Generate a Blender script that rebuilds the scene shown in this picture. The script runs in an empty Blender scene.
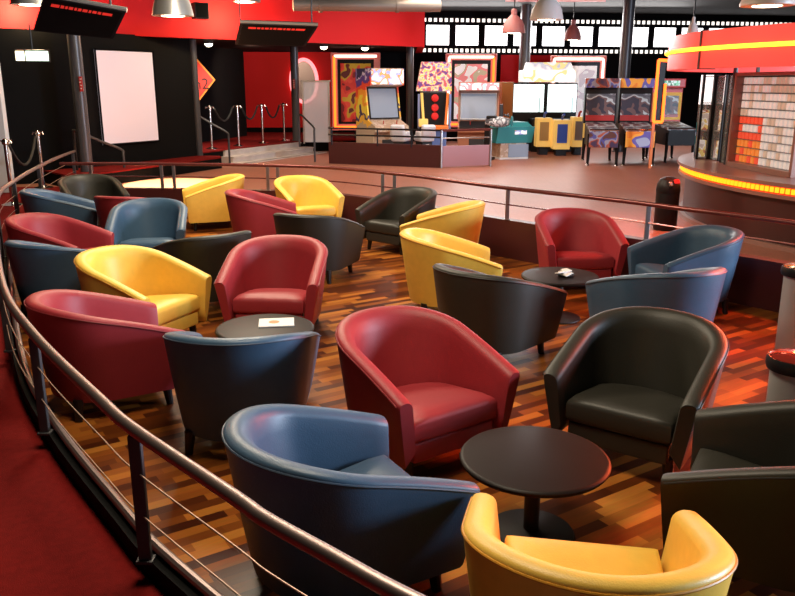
import bpy, bmesh, math, random
from mathutils import Vector, Matrix
random.seed(7)
PI = math.pi
R = math.radians
scn = bpy.context.scene
COL = scn.collection

# ------------------------------------------------------------------ camera
CAM_H, FPX, PITCH, ROLL = 1.9, 790.0, R(15.25), R(0.1)
cd = bpy.data.cameras.new('camera')
cam = bpy.data.objects.new('camera', cd)
COL.objects.link(cam)
cd.sensor_width = 36.0
cd.lens = FPX / 795.0 * 36.0
cd.clip_end = 200
cam.matrix_world = Matrix.Translation((0, 0, CAM_H)) @ Matrix.Rotation(PI/2 - PITCH, 4, 'X') @ Matrix.Rotation(ROLL, 4, 'Z')
scn.camera = cam

def ray(u, v):
    u -= 397.5; v -= 298.0
    c, s = math.cos(ROLL), math.sin(ROLL)
    u, v = u*c + v*s, -u*s + v*c
    return Vector((u, FPX*math.cos(PITCH) - v*math.sin(PITCH), -FPX*math.sin(PITCH) - v*math.cos(PITCH)))
def on_z(u, v, z):
    d = ray(u, v)
    return Vector((0, 0, CAM_H)) + d*((z - CAM_H)/d.z)
def at(u, v, Y):
    d = ray(u, v)
    return Vector((0, 0, CAM_H)) + d*(Y/d.y)

# --------------------------------------------------------------- materials
def new_mat(name):
    m = bpy.data.materials.new(name); m.use_nodes = True
    nt = m.node_tree; b = nt.nodes['Principled BSDF']
    return m, nt, b
def mat(name, col, rough=.5, metal=0.0, spec=.5, bump=0.0, bscale=60.0, vary=0.0, emit=None, es=0.0, coat=0.0):
    m, nt, b = new_mat(name)
    b.inputs['Base Color'].default_value = (*col, 1)
    b.inputs['Roughness'].default_value = rough
    b.inputs['Metallic'].default_value = metal
    b.inputs['Specular IOR Level'].default_value = spec
    b.inputs['Coat Weight'].default_value = coat
    if emit:
        b.inputs['Emission Color'].default_value = (*emit, 1)
        b.inputs['Emission Strength'].default_value = es
    if bump or vary:
        tc = nt.nodes.new('ShaderNodeTexCoord')
        n = nt.nodes.new('ShaderNodeTexNoise'); n.inputs['Scale'].default_value = bscale; n.inputs['Detail'].default_value = 4
        nt.links.new(tc.outputs['Object'], n.inputs['Vector'])
        if bump:
            bp = nt.nodes.new('ShaderNodeBump'); bp.inputs['Strength'].default_value = bump; bp.inputs['Distance'].default_value = .01
            nt.links.new(n.outputs['Fac'], bp.inputs['Height']); nt.links.new(bp.outputs['Normal'], b.inputs['Normal'])
        if vary:
            n2 = nt.nodes.new('ShaderNodeTexNoise'); n2.inputs['Scale'].default_value = bscale*.12; n2.inputs['Detail'].default_value = 3
            nt.links.new(tc.outputs['Object'], n2.inputs['Vector'])
            r = nt.nodes.new('ShaderNodeValToRGB')
            r.color_ramp.elements[0].position = .3; r.color_ramp.elements[1].position = .7
            r.color_ramp.elements[0].color = (*[c*(1-vary) for c in col], 1)
            r.color_ramp.elements[1].color = (*[min(1, c*(1+vary)) for c in col], 1)
            nt.links.new(n2.outputs['Fac'], r.inputs['Fac']); nt.links.new(r.outputs['Color'], b.inputs['Base Color'])
    return m
def glow(name, col, strength):
    return mat(name, tuple(min(1, c) for c in col), .6, emit=col, es=strength)
def leather(name, col, rough=.42):
    return mat(name, col, rough, bump=.12, bscale=170, vary=.035, spec=.4)
def art(name, cols, scale=6, emit=0.0, rough=.4):
    """abstract printed picture: blobs of a few colours"""
    m, nt, b = new_mat(name)
    tc = nt.nodes.new('ShaderNodeTexCoord')
    n = nt.nodes.new('ShaderNodeTexNoise'); n.inputs['Scale'].default_value = scale; n.inputs['Detail'].default_value = 1; n.inputs['Distortion'].default_value = .25
    r = nt.nodes.new('ShaderNodeValToRGB'); r.color_ramp.interpolation = 'CONSTANT'
    while len(r.color_ramp.elements) < len(cols): r.color_ramp.elements.new(.5)
    for i, c in enumerate(cols):
        r.color_ramp.elements[i].position = 0 if i == 0 else .3 + .4*i/len(cols)
        r.color_ramp.elements[i].color = (*c, 1)
    nt.links.new(tc.outputs['Object'], n.inputs['Vector']); nt.links.new(n.outputs['Fac'], r.inputs['Fac'])
    nt.links.new(r.outputs['Color'], b.inputs['Base Color'])
    b.inputs['Roughness'].default_value = rough
    if emit:
        nt.links.new(r.outputs['Color'], b.inputs['Emission Color']); b.inputs['Emission Strength'].default_value = emit
    return m
def glass(name, col=(1, 1, 1), alpha=.12, rough=.05):
    m, nt, b = new_mat(name)
    b.inputs['Base Color'].default_value = (*col, 1); b.inputs['Roughness'].default_value = rough
    b.inputs['Alpha'].default_value = alpha
    return m
def wood_floor():
    m, nt, b = new_mat('parquet')
    N, L = nt.nodes.new, nt.links.new
    def mth(op, a, c=None):
        n = N('ShaderNodeMath'); n.operation = op
        for i, v in enumerate((a, c)):
            if v is None: continue
            if isinstance(v, (int, float)): n.inputs[i].default_value = v
            else: L(v, n.inputs[i])
        return n.outputs[0]
    tc = N('ShaderNodeTexCoord'); mp = N('ShaderNodeMapping'); mp.inputs['Rotation'].default_value = (0, 0, R(-33))
    L(tc.outputs['Object'], mp.inputs['Vector'])
    sp = N('ShaderNodeSeparateXYZ'); L(mp.outputs['Vector'], sp.inputs[0])
    row = mth('FLOOR', mth('DIVIDE', sp.outputs['Y'], .062))
    wn = N('ShaderNodeTexWhiteNoise'); wn.noise_dimensions = '1D'; L(row, wn.inputs['W'])
    colx = mth('FLOOR', mth('ADD', mth('DIVIDE', sp.outputs['X'], .36), mth('MULTIPLY', wn.outputs['Value'], 7.3)))
    cb = N('ShaderNodeCombineXYZ'); L(row, cb.inputs[0]); L(colx, cb.inputs[1])
    w2 = N('ShaderNodeTexWhiteNoise'); w2.noise_dimensions = '2D'; L(cb.outputs[0], w2.inputs['Vector'])
    rp = N('ShaderNodeValToRGB')
    stops = [(0, (.060, .012, .004)), (.3, (.14, .032, .006)), (.6, (.28, .075, .012)), (.85, (.44, .140, .020)), (1, (.56, .205, .035))]
    while len(rp.color_ramp.elements) < len(stops): rp.color_ramp.elements.new(.5)
    for e, (p, c) in zip(rp.color_ramp.elements, stops): e.position = p; e.color = (*c, 1)
    L(w2.outputs['Value'], rp.inputs['Fac'])
    ns = N('ShaderNodeTexNoise'); ns.inputs['Scale'].default_value = 9; ns.inputs['Detail'].default_value = 6
    mp2 = N('ShaderNodeMapping'); mp2.inputs['Scale'].default_value = (1, 9, 1); L(mp.outputs['Vector'], mp2.inputs['Vector']); L(mp2.outputs['Vector'], ns.inputs['Vector'])
    mx = N('ShaderNodeMix'); mx.data_type = 'RGBA'; mx.blend_type = 'MULTIPLY'; mx.inputs['Factor'].default_value = .45
    L(rp.outputs['Color'], mx.inputs['A']); L(ns.outputs['Color'], mx.inputs['B'])
    L(mx.outputs['Result'], b.inputs['Base Color'])
    b.inputs['Roughness'].default_value = .34; b.inputs['Specular IOR Level'].default_value = .18
    bp = N('ShaderNodeBump'); bp.inputs['Strength'].default_value = .06; bp.inputs['Distance'].default_value = .004
    L(w2.outputs['Value'], bp.inputs['Height']); L(bp.outputs['Normal'], b.inputs['Normal'])
    return m
def tile_floor():
    m, nt, b = new_mat('hall tile')
    N, L = nt.nodes.new, nt.links.new
    tc = N('ShaderNodeTexCoord')
    br = N('ShaderNodeTexBrick'); br.offset = 0; br.inputs['Scale'].default_value = 1
    br.inputs['Brick Width'].default_value = .45; br.inputs['Row Height'].default_value = .45; br.inputs['Mortar Size'].default_value = .006
    br.inputs['Color1'].default_value = (.38, .155, .105, 1); br.inputs['Color2'].default_value = (.36, .147, .10, 1); br.inputs['Mortar'].default_value = (.33, .135, .092, 1)
    L(tc.outputs['Object'], br.inputs['Vector'])
    ns = N('ShaderNodeTexNoise'); ns.inputs['Scale'].default_value = 25; ns.inputs['Detail'].default_value = 5; L(tc.outputs['Object'], ns.inputs['Vector'])
    mx = N('ShaderNodeMix'); mx.data_type = 'RGBA'; mx.blend_type = 'OVERLAY'; mx.inputs['Factor'].default_value = .25
    L(br.outputs['Color'], mx.inputs['A']); L(ns.outputs['Fac'], mx.inputs['B']); L(mx.outputs['Result'], b.inputs['Base Color'])
    b.inputs['Roughness'].default_value = .42; b.inputs['Specular IOR Level'].default_value = .2
    return m

M = {}
M['parquet'] = wood_floor()
M['tile'] = tile_floor()
M['carpet'] = mat('red carpet', (.17, .008, .007), .95, bump=.5, bscale=300, vary=.12, spec=.1)
M['redwall'] = mat('red wall paint', (.66, .009, .012), .65, spec=.25, bump=.05, bscale=80)
M['blackwall'] = mat('black wall paint', (.004, .004, .0045), .85, spec=.12)
M['soffit'] = mat('dark ceiling', (.006, .004, .0035), .8, spec=.15, bump=.2, bscale=6)
M['fascia'] = mat('dark red fascia', (.060, .011, .011), .4)
M['greywall'] = mat('dark grey wall', (.05, .045, .045), .7)
M['blacktrim'] = mat('black plinth', (.003, .003, .003), .75, spec=.08)
M['red'] = leather('red leather', (.31, .026, .034), .5)
M['yellow'] = leather('yellow leather', (.84, .53, .085))
M['blue'] = leather('blue leather', (.046, .094, .158))
M['black'] = leather('black leather', (.026, .024, .018), .48)
PIPE = {k: mat(k + ' piping', c, .5) for k, c in dict(red=(.20, .014, .018), yellow=(.58, .26, .015), blue=(.035, .06, .10), black=(.010, .009, .008)).items()}
M['legblack'] = mat('black leg', (.006, .005, .005), .35)
M['tabletop'] = mat('black brown laminate', (.012, .008, .007), .45, spec=.16, vary=.1, bscale=20)
M['tablemetal'] = mat('black powder coat', (.008, .008, .009), .4)
M['paper'] = mat('paper', (.80, .77, .72), .6)
M['orangeprint'] = mat('orange print', (.75, .25, .10), .6)
M['chrome'] = mat('chrome', (.75, .73, .70), .18, 1)
M['steel'] = mat('brushed steel', (.42, .40, .40), .36, 1, bump=.05, bscale=200)
M['binsteel'] = mat('worn bin steel', (.40, .38, .36), .5, .5)
M['darksteel'] = mat('dark grey steel', (.05, .05, .055), .5, .2)
M['railred'] = mat('red brown handrail', (.17, .045, .04), .25, .5)
M['railnear'] = mat('satin steel handrail', (.33, .25, .235), .42, .9)
M['wire'] = mat('steel wire', (.38, .26, .20), .5, .8)
M['pillar'] = mat('grey pillar', (.075, .072, .078), .35, .3)
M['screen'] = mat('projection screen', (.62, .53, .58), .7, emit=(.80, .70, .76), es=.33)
M['stone'] = mat('pale stone step', (.52, .45, .41), .5, vary=.12, bscale=30)
M['rope'] = mat('black rope', (.010, .010, .010), .7)
M['white'] = mat('white laminate', (.75, .74, .72), .4)
M['columngoods'] = art('mixed goods', [(.55, .45, .38), (.80, .76, .70), (.75, .55, .15), (.45, .12, .06), (.75, .68, .58)], 9, .4)
M['litpanel'] = glow('backlit white panel', (1, .96, .94), 1.3)
M['grey'] = mat('grey panel', (.30, .28, .28), .35, .4)
M['blackplastic'] = mat('black plastic', (.006, .006, .007), .4, spec=.3)
M['neon'] = glow('orange neon', (1.0, .13, .012), 3.2)
M['neonpale'] = glow('pale pink neon', (1.0, .62, .50), 3)
M['neonyellow'] = glow('yellow neon', (1.0, .42, .02), 4)
M['neonring'] = glow('pink neon', (1.0, .30, .32), 1.5)
M['led'] = glow('amber led', (1.0, .38, .01), 1.6)
M['ledback'] = glow('red led channel', (1.0, .05, .008), .45)
M['canopy'] = mat('red lit canopy', (.72, .06, .055), .4, emit=(1, .07, .055), es=.5)
M['window'] = glow('daylit pane', (1.0, .97, .98), 3.2)
M['sprocket'] = glow('daylit sprocket hole', (1.0, .93, .85), 1.2)
M['bulb'] = glow('lamp bulb', (1.0, .80, .50), 12)
M['exitwhite'] = glow('lit exit sign', (.80, 1.0, .82), 3)
M['crt'] = mat('grey tube screen', (.20, .23, .29), .22, emit=(.30, .34, .42), es=.30)
M['lampwhite'] = mat('white lamp shade', (.70, .62, .58), .4)
M['lampsteel'] = mat('spun aluminium shade', (.62, .60, .56), .33, .7)
M['lamppink'] = mat('salmon lamp shade', (.30, .10, .09), .5)
M['counter'] = mat('kiosk counter', (.34, .17, .135), .3)
M['counterdark'] = mat('dark kiosk base', (.060, .018, .016), .35)
M['mirror'] = mat('mirror panel', (.62, .60, .58), .06, 1)
M['glass'] = glass('clear glass', (.9, .95, .95), .10)
M['smoke'] = glass('frosted glass', (.62, .60, .62), .55, .3)
M['pallet'] = mat('pale packet', (.72, .66, .62), .5, emit=(1, .86, .78), es=.30)  # all packet materials carry a faint added glow to look brighter
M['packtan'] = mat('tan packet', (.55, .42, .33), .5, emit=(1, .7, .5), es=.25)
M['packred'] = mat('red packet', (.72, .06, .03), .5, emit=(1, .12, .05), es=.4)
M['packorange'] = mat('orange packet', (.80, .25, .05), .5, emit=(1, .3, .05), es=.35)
M['teal'] = mat('teal plastic', (.03, .28, .29), .35)
M['yellowplastic'] = mat('yellow plastic', (.88, .60, .16), .35, emit=(1, .62, .16), es=.25)  # faint glow added to brighten the plastic
M['orangeplastic'] = mat('orange plastic', (.85, .20, .03), .35)
M['redplastic'] = mat('red plastic', (.45, .03, .03), .35)
M['redbox'] = mat('red backbox', (.50, .03, .03), .4, emit=(1, .04, .03), es=.12)
M['redlamp'] = mat('red lamp', (.6, .02, .02), .3, emit=(1, .03, .02), es=.12)
M['purple'] = mat('pink lit panel', (.46, .22, .25), .4)
M['beigestripe'] = art('striped panel', [(.62, .45, .32), (.50, .33, .22), (.66, .52, .42)], 7)
def sideprint():
    m, nt, b = new_mat('cabinet side print'); N, L = nt.nodes.new, nt.links.new
    tc = N('ShaderNodeTexCoord'); sp = N('ShaderNodeSeparateXYZ'); L(tc.outputs['Object'], sp.inputs[0])
    ns = N('ShaderNodeTexNoise'); ns.inputs['Scale'].default_value = 3.5; L(tc.outputs['Object'], ns.inputs['Vector'])
    a = N('ShaderNodeMath'); a.operation = 'MULTIPLY_ADD'; a.inputs[1].default_value = .42; L(sp.outputs['Z'], a.inputs[0])
    c = N('ShaderNodeMath'); c.operation = 'MULTIPLY'; c.inputs[1].default_value = .35; L(ns.outputs['Fac'], c.inputs[0]); L(c.outputs[0], a.inputs[2])
    y = N('ShaderNodeMath'); y.operation = 'MULTIPLY_ADD'; y.inputs[1].default_value = .10; L(sp.outputs['Y'], y.inputs[0]); L(a.outputs[0], y.inputs[2])
    r = N('ShaderNodeValToRGB'); r.color_ramp.interpolation = 'CONSTANT'
    st = [(0, (.50, .36, .24)), (.50, (.85, .45, .05)), (.57, (.05, .03, .12)), (.62, (.85, .60, .06)), (.72, (.85, .30, .03)), (.80, (.75, .07, .03)), (.90, (.10, .05, .22)), (.98, (.55, .45, .55)), (1.0, (.04, .03, .08))]
    while len(r.color_ramp.elements) < len(st): r.color_ramp.elements.new(.5)
    for e, (p, k) in zip(r.color_ramp.elements, st): e.position = p; e.color = (*k, 1)
    L(y.outputs[0], r.inputs['Fac']); L(r.outputs['Color'], b.inputs['Base Color']); L(r.outputs['Color'], b.inputs['Emission Color']); b.inputs['Emission Strength'].default_value = .2
    return m
M['sideart'] = sideprint()
M['marquee'] = art('white marquee', [(.93, .93, .93), (.93, .93, .93), (.93, .93, .93), (.9, .35, .1), (.35, .4, .75), (.93, .93, .93), (.93, .93, .93)], 4, .35)
M['marqueeyellow'] = art('white and yellow header', [(.95, .95, .92), (.95, .95, .92), (.95, .80, .35), (.60, .62, .70), (.95, .95, .92), (.95, .93, .9)], 3, .5)
M['marqueeglow'] = art('glowing white header', [(.95, .95, .95), (.95, .95, .95), (.95, .70, .30), (.95, .95, .95), (.95, .95, .95)], 2.5, .7)
M['marqueeblue'] = art('pale blue marquee', [(.75, .92, .95), (.92, .95, .95), (.85, .35, .40), (.55, .80, .85)], 5, .4)
M['comic'] = art('comic topper', [(.15, .05, .25), (.75, .20, .15), (.85, .70, .55), (.9, .65, .10), (.35, .30, .60), (.6, .1, .1)], 9, .15)
M['posterred'] = art('red film poster', [(.20, .01, .01), (.62, .03, .02), (.70, .06, .03), (.55, .30, .02), (.12, .01, .01)], 3.2, .2)
M['posterpale'] = art('pale film poster', [(.85, .84, .80), (.9, .9, .88), (.80, .25, .25), (.50, .45, .30), (.9, .9, .9)], 2.6, .35)
M['posterwhite'] = art('white film poster', [(.88, .84, .86), (.93, .90, .90), (.62, .56, .60), (.9, .88, .88)], 2.6, .35)
M['pinart'] = art('pinball art', [(.05, .03, .08), (.10, .03, .05), (.40, .08, .04), (.30, .28, .34), (.08, .08, .28), (.12, .04, .03)], 5, .05)
M['pinorange'] = art('orange pinball art', [(.85, .25, .03), (.95, .40, .05), (.14, .12, .42), (.40, .45, .62)], 3, .12)
M['backglass'] = art('lit backglass', [(.07, .08, .10), (.12, .12, .14), (.45, .50, .52), (.14, .08, .08), (.03, .03, .05)], 4, .15)
M['fairing'] = art('white and dark fairing', [(.06, .06, .07), (.70, .70, .72), (.15, .16, .18), (.55, .56, .58)], 7)
M['seatwhite'] = mat('white seat vinyl', (.70, .70, .74), .4)
M['gamescreen'] = glow('bright game screen', (.82, .97, .98), 1.7)
M['gameshape'] = glow('grey game figure', (.42, .55, .56), 1.0)
M['signred'] = mat('red sign face', (.75, .04, .03), .4, emit=(1, .05, .03), es=.45)
M['signorange'] = mat('orange sign rim', (.85, .30, .05), .4, emit=(1, .3, .05), es=.5)
M['signblack'] = mat('black lettering', (.01, .01, .01), .5)
M['tv'] = mat('dark tv glass', (.004, .004, .004), .3, spec=.15)
M['tvred'] = glow('red caption on tv', (.75, .03, .02), .32)
M['duct'] = mat('grey duct', (.36, .30, .24), .4, .4)
M['binlid'] = mat('glossy red bin lid', (.55, .06, .04), .12, .6)

# ----------------------------------------------------------------- helpers
class MB:
    """collects shapes into one mesh"""
    def __init__(s): s.bm = bmesh.new()
    def _mi(s, fs, mi):
        for f in fs: f.material_index = mi
    def box(s, c, size, rot=None, bev=0.0, mi=0, seg=2):
        r = bmesh.ops.create_cube(s.bm, size=1.0)
        mtx = Matrix.Translation(c) @ (rot if rot else Matrix.Identity(4)) @ Matrix.Diagonal((*size, 1))
        bmesh.ops.transform(s.bm, matrix=mtx, verts=r['verts'])
        fs = list({f for v in r['verts'] for f in v.link_faces}); s._mi(fs, mi)
        if bev:
            es = list({e for v in r['verts'] for e in v.link_edges})
            o = bmesh.ops.bevel(s.bm, geom=es, offset=bev, segments=seg, affect='EDGES', profile=.6)
            s._mi(o['faces'], mi)
        return s
    def span(s, a, b, **k):
        a, b = Vector(a), Vector(b)
        return s.box((a+b)/2, tuple(abs(x) for x in (b-a)), **k)
    def lathe(s, prof, c=(0, 0, 0), n=28, mi=0, rot=None):
        rings = []
        mtx = Matrix.Translation(c) @ (rot if rot else Matrix.Identity(4))
        for r_, z in prof:
            if r_ < 1e-5: rings.append([s.bm.verts.new(mtx @ Vector((0, 0, z)))])
            else: rings.append([s.bm.verts.new(mtx @ Vector((r_*math.cos(2*PI*i/n), r_*math.sin(2*PI*i/n), z))) for i in range(n)])
        for a, b in zip(rings, rings[1:]):
            for i in range(n):
                j = (i+1) % n
                vs = [a[i % len(a)], a[j % len(a)], b[j % len(b)], b[i % len(b)]]
                u = []
                for v in vs:
                    if v not in u: u.append(v)
                if len(u) > 2:
                    f = s.bm.faces.new(u); f.material_index = mi
        for rg, up in ((rings[0], False), (rings[-1], True)):
            if len(rg) > 2:
                f = s.bm.faces.new(rg if up else rg[::-1]); f.material_index = mi
        return s
    def tube(s, pts, r, n=10, mi=0, closed=False):
        pts = [Vector(p) for p in pts]
        rr = r if isinstance(r, (list, tuple)) else [r]*len(pts)
        rings = []; prev = None
        for i, p in enumerate(pts):
            if closed: t = pts[(i+1) % len(pts)] - pts[i-1]
            else: t = pts[min(i+1, len(pts)-1)] - pts[max(i-1, 0)]
            t.normalize()
            if prev is None:
                a = Vector((0, 0, 1)) if abs(t.z) < .9 else Vector((1, 0, 0))
                x = t.cross(a).normalized()
            else: x = (prev - t*prev.dot(t)).normalized()
            prev = x; y = t.cross(x)
            rings.append([s.bm.verts.new(p + (x*math.cos(2*PI*k/n) + y*math.sin(2*PI*k/n))*rr[i]) for k in range(n)])
        m = len(rings)
        for i in range(m if closed else m-1):
            a, b = rings[i], rings[(i+1) % m]
            for k in range(n):
                f = s.bm.faces.new((a[k], a[(k+1) % n], b[(k+1) % n], b[k])); f.material_index = mi
        if not closed:
            f = s.bm.faces.new(rings[0][::-1]); f.material_index = mi
            f = s.bm.faces.new(rings[-1]); f.material_index = mi
        return s
    def prism(s, poly, off, mi=0):
        """poly: 3D points (planar), extruded by off"""
        off = Vector(off)
        a = [s.bm.verts.new(p) for p in poly]; b = [s.bm.verts.new(Vector(p)+off) for p in poly]
        fs = [s.bm.faces.new(a), s.bm.faces.new(b[::-1])]
        for i in range(len(a)):
            j = (i+1) % len(a); fs.append(s.bm.faces.new((a[j], a[i], b[i], b[j])))
        s._mi(fs, mi); return s
    def build(s, name, mats, parent=None, smooth=False, angle=35, loc=None):
        bmesh.ops.recalc_face_normals(s.bm, faces=s.bm.faces)
        me = bpy.data.meshes.new(name); s.bm.to_mesh(me); s.bm.free()
        for m in (mats if isinstance(mats, (list, tuple)) else [mats]): me.materials.append(M[m] if isinstance(m, str) else m)
        if smooth:
            me.shade_smooth()
            try: me.set_sharp_from_angle(angle=R(angle))
            except Exception: pass
        o = bpy.data.objects.new(name, me); COL.objects.link(o)
        if loc is not None: o.location = loc
        if parent: o.parent = parent
        return o
def thing(name, label, cat, loc=(0, 0, 0), rz=0.0, group=None):
    o = bpy.data.objects.new(name, None); COL.objects.link(o)
    o.empty_display_size = .1
    o.location = loc; o.rotation_euler = (0, 0, rz)
    return tag(o, label, cat, group)
def tag(o, label, cat, group=None):
    o['label'] = label; o['category'] = cat
    if group: o['group'] = group
    return o
def struct(o): o['kind'] = 'structure'; return o
def centred(o):
    """move a one-mesh thing's origin to its base centre"""
    vs = [v.co for v in o.data.vertices]
    c = Vector(((min(v.x for v in vs)+max(v.x for v in vs))/2, (min(v.y for v in vs)+max(v.y for v in vs))/2, min(v.z for v in vs)))
    o.data.transform(Matrix.Translation(-c)); o.location = o.location + c
    return o
def copy_thing(o, loc, rz=None, label=None, group=None, mats=None):
    r = o.copy(); COL.objects.link(r); r.location = loc
    if rz is not None: r.rotation_euler = (0, 0, rz)
    if label: r['label'] = label
    if group: r['group'] = group
    def rec(src, dst):
        for ch in src.children:
            c = ch.copy(); COL.objects.link(c); c.parent = dst
            rec(ch, c)
    rec(o, r); return r
def spline(pts, k=6):
    P = [Vector(p) for p in pts]; out = []
    for i in range(len(P)-1):
        p0, p1, p2, p3 = P[max(i-1, 0)], P[i], P[i+1], P[min(i+2, len(P)-1)]
        for j in range(k):
            t = j/k
            out.append(.5*((2*p1) + (p2-p0)*t + (2*p0-5*p1+4*p2-p3)*t*t + (3*p1-p0-3*p2+p3)*t**3))
    out.append(P[-1]); return out
def resample(pts, n):
    L = [0]
    for a, b in zip(pts, pts[1:]): L.append(L[-1]+(b-a).length)
    out = []
    for i in range(n):
        d = L[-1]*i/(n-1); j = 0
        while j < len(L)-2 and L[j+1] < d: j += 1
        t = (d-L[j])/max(L[j+1]-L[j], 1e-9); out.append(pts[j].lerp(pts[j+1], t))
    return out
def wallmesh(name, poly, z0, z1, th, m, offs=None):
    """thick upright wall along a plan polyline"""
    mb = MB(); n = len(poly); a = []; 
    for i, p in enumerate(poly):
        t = (poly[min(i+1, n-1)] - poly[max(i-1, 0)]); t = Vector((t.x, t.y, 0)).normalized(); nr = Vector((-t.y, t.x, 0))
        q = Vector((p.x, p.y, 0)) + nr*(offs or 0)
        a.append([mb.bm.verts.new(q + nr*sx*th/2 + Vector((0, 0, z))) for sx, z in ((-1, z0), (1, z0), (1, z1), (-1, z1))])
    for p, q in zip(a, a[1:]):
        for k in range(4): mb.bm.faces.new((p[k], p[(k+1) % 4], q[(k+1) % 4], q[k]))
    mb.bm.faces.new(a[0]); mb.bm.faces.new(a[-1][::-1])
    return mb.build(name, m)

# ---------------------------------------------------------------- pit rails
HALL = .2                       # hall floor and walkway are one step above the parquet
near_raw = [(.95, .95), (.58, 1.14), (.30, 1.33), (.01, 1.55), (-.16, 1.70), (-.35, 1.87), (-.46, 1.99), (-.88, 2.43), (-1.09, 2.69), (-1.68, 3.47), (-2.25, 4.36), (-3.17, 6.15), (-4.12, 8.15), (-4.55, 9.5), (-4.92, 10.9), (-5.23, 12.3), (-5.43, 13.45)]
far_raw = [(-4.80, 11.33), (-3.90, 11.36), (-3.07, 11.30), (-2.0, 11.17), (-.96, 10.86), (.03, 10.05), (.60, 9.43), (1.23, 8.70), (2.19, 7.78), (2.62, 7.28), (3.03, 6.83), (3.36, 6.42), (3.85, 5.7), (4.15, 4.8)]
near = spline([(x, y, 0) for x, y in near_raw], 5)
far = spline([(x, y, 0) for x, y in far_raw], 5)
cut = min(range(len(near)), key=lambda i: abs(near[i].y - 11.2))
right = spline([(4.15, 4.8, 0), (4.15, 3.6, 0), (3.7, 2.3, 0), (2.6, 1.3, 0), (1.6, .95, 0), (.95, .95, 0)], 5)
pit = near[:cut] + far + right[1:-1]         # closed outline of the sunken parquet
# ------------------------------------------------------------------- floors
def flat(name, outer, m, z, hole=None):
    mb = MB(); bm = mb.bm; es = []
    for loop in (outer, hole):
        if not loop: continue
        vs = [bm.verts.new((p[0], p[1], z)) for p in loop]
        for i in range(len(vs)): es.append(bm.edges.new((vs[i], vs[(i+1) % len(vs)])))
    bmesh.ops.triangle_fill(bm, use_beauty=True, use_dissolve=False, edges=es)
    if not bm.faces: raise RuntimeError(name)
    o = mb.build(name, m)
    for p in o.data.polygons:
        if p.normal.z < 0: o.data.flip_normals(); break
    return struct(o)
flat('floor_parquet', [(-8, -2), (8, -2), (8, 14), (-8, 14)], 'parquet', 0.0)
flat('floor', [(-16, -4), (16, -4), (16, 30), (-16, 30)], 'tile', HALL, pit)
carp = [(p.x, p.y) for p in near[2:-1]]
flat('floor_carpet', carp + [(-7.2, 13.2), (-15.9, 13.2), (-15.9, -3.9), (1.2, -3.9)], 'carpet', HALL + .006)
struct(wallmesh('trim_pit_edge', pit + [pit[0]], -.02, HALL - .002, .02, 'fascia'))
struct(wallmesh('trim_near_plinth', near, HALL - .02, HALL + .08, .06, 'blacktrim', -.04))
struct(wallmesh('trim_far_fascia', far, 0.0, .43, .12, 'fascia', .04))
struct(wallmesh('trim_right_fascia', right, 0.0, .43, .12, 'fascia', .04))

RZ = .78
def inward(path, d):
    o = []
    for i, p in enumerate(path):
        t = path[min(i+1, len(path)-1)] - path[max(i-1, 0)]; t = Vector((t.x, t.y, 0)).normalized(); o.append(p + Vector((t.y, -t.x, 0))*d)
    return o
def balustrade(name, label, path, post_s, foot, nwires, railm, postm, rz=RZ, postr=.022, tube=None, wires=None, off=0.0):
    t = thing(name, label, 'railing', (path[0].x, path[0].y, foot))
    o = Vector((path[0].x, path[0].y, foot))
    loc = [p - Vector((o.x, o.y, 0)) for p in path]
    up = lambda z: [p + Vector((0, 0, z - foot)) for p in loc]
    MB().tube(up(rz), .0225, 12).build('handrail', railm, t, True)
    if tube: MB().tube([p + Vector((0, 0, tube - foot)) for p in inward(loc, .058)], .019, 10).build('bottom_tube', railm, t, True)
    for z in wires or []:
        MB().tube(up(z), .0032 if nwires == 'thin' else .009, 6).build('wire' if nwires == 'thin' else 'mid_bar', 'wire' if nwires == 'thin' else railm, t, True)
    for p in post_s:
        q = Vector((p[0], p[1], 0)) - Vector((o.x, o.y, 0))
        mb = MB().span(q + Vector((-postr, -.012, 0)), q + Vector((postr, .012, rz - .02 - foot)), bev=.004)
        mb.box(q + Vector((0, 0, .006)), (.06, .05, .012), bev=.003)
        mb.build('post', postm, t)
    return t
def near_at(y):
    i = min(range(len(near)-1), key=lambda k: abs(near[k].y - y)); return near[i].x, near[i].y
balustrade('balustrade', 'curved steel balustrade with thin wires along the red carpet walkway at left', near,
           [near_at(y) for y in (1.38, 2.41, 3.40, 4.6, 6.0, 7.5, 9.2, 11.0, 13.3)], HALL + .08, 'thin', 'railnear', 'darksteel', tube=HALL + .098, wires=(.46, .62))
def far_u(u, z=RZ):
    def pu(p):
        d = (p.x*FPX)/(p.y*math.cos(PITCH) + (CAM_H - z)*math.sin(PITCH)); return 397.5 + d
    return min(far, key=lambda p: abs(pu(p) - u))
fp = []
for u in (161, 173, 268, 278, 382, 394, 507, 648, 790):
    p = far_u(u); q = Vector((p.x, p.y))
    fp.append(q)
# de-duplicate by spreading pairs along the rail
posts = []
dens = resample(far, 400)
def dens_u(u):
    return min(dens, key=lambda p: abs(397.5 + p.x*FPX/(p.y*math.cos(PITCH) + (CAM_H - .6)*math.sin(PITCH)) - u))
for u in (90, 161, 173, 268, 278, 382, 394, 507, 648, 812):
    p = dens_u(u); posts.append((p.x, p.y))
balustrade('balustrade', 'low red-brown topped balustrade on the dark fascia across the back of the seating', far, posts, .43, 'bar', 'railred', 'steel', wires=(.60,))

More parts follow.
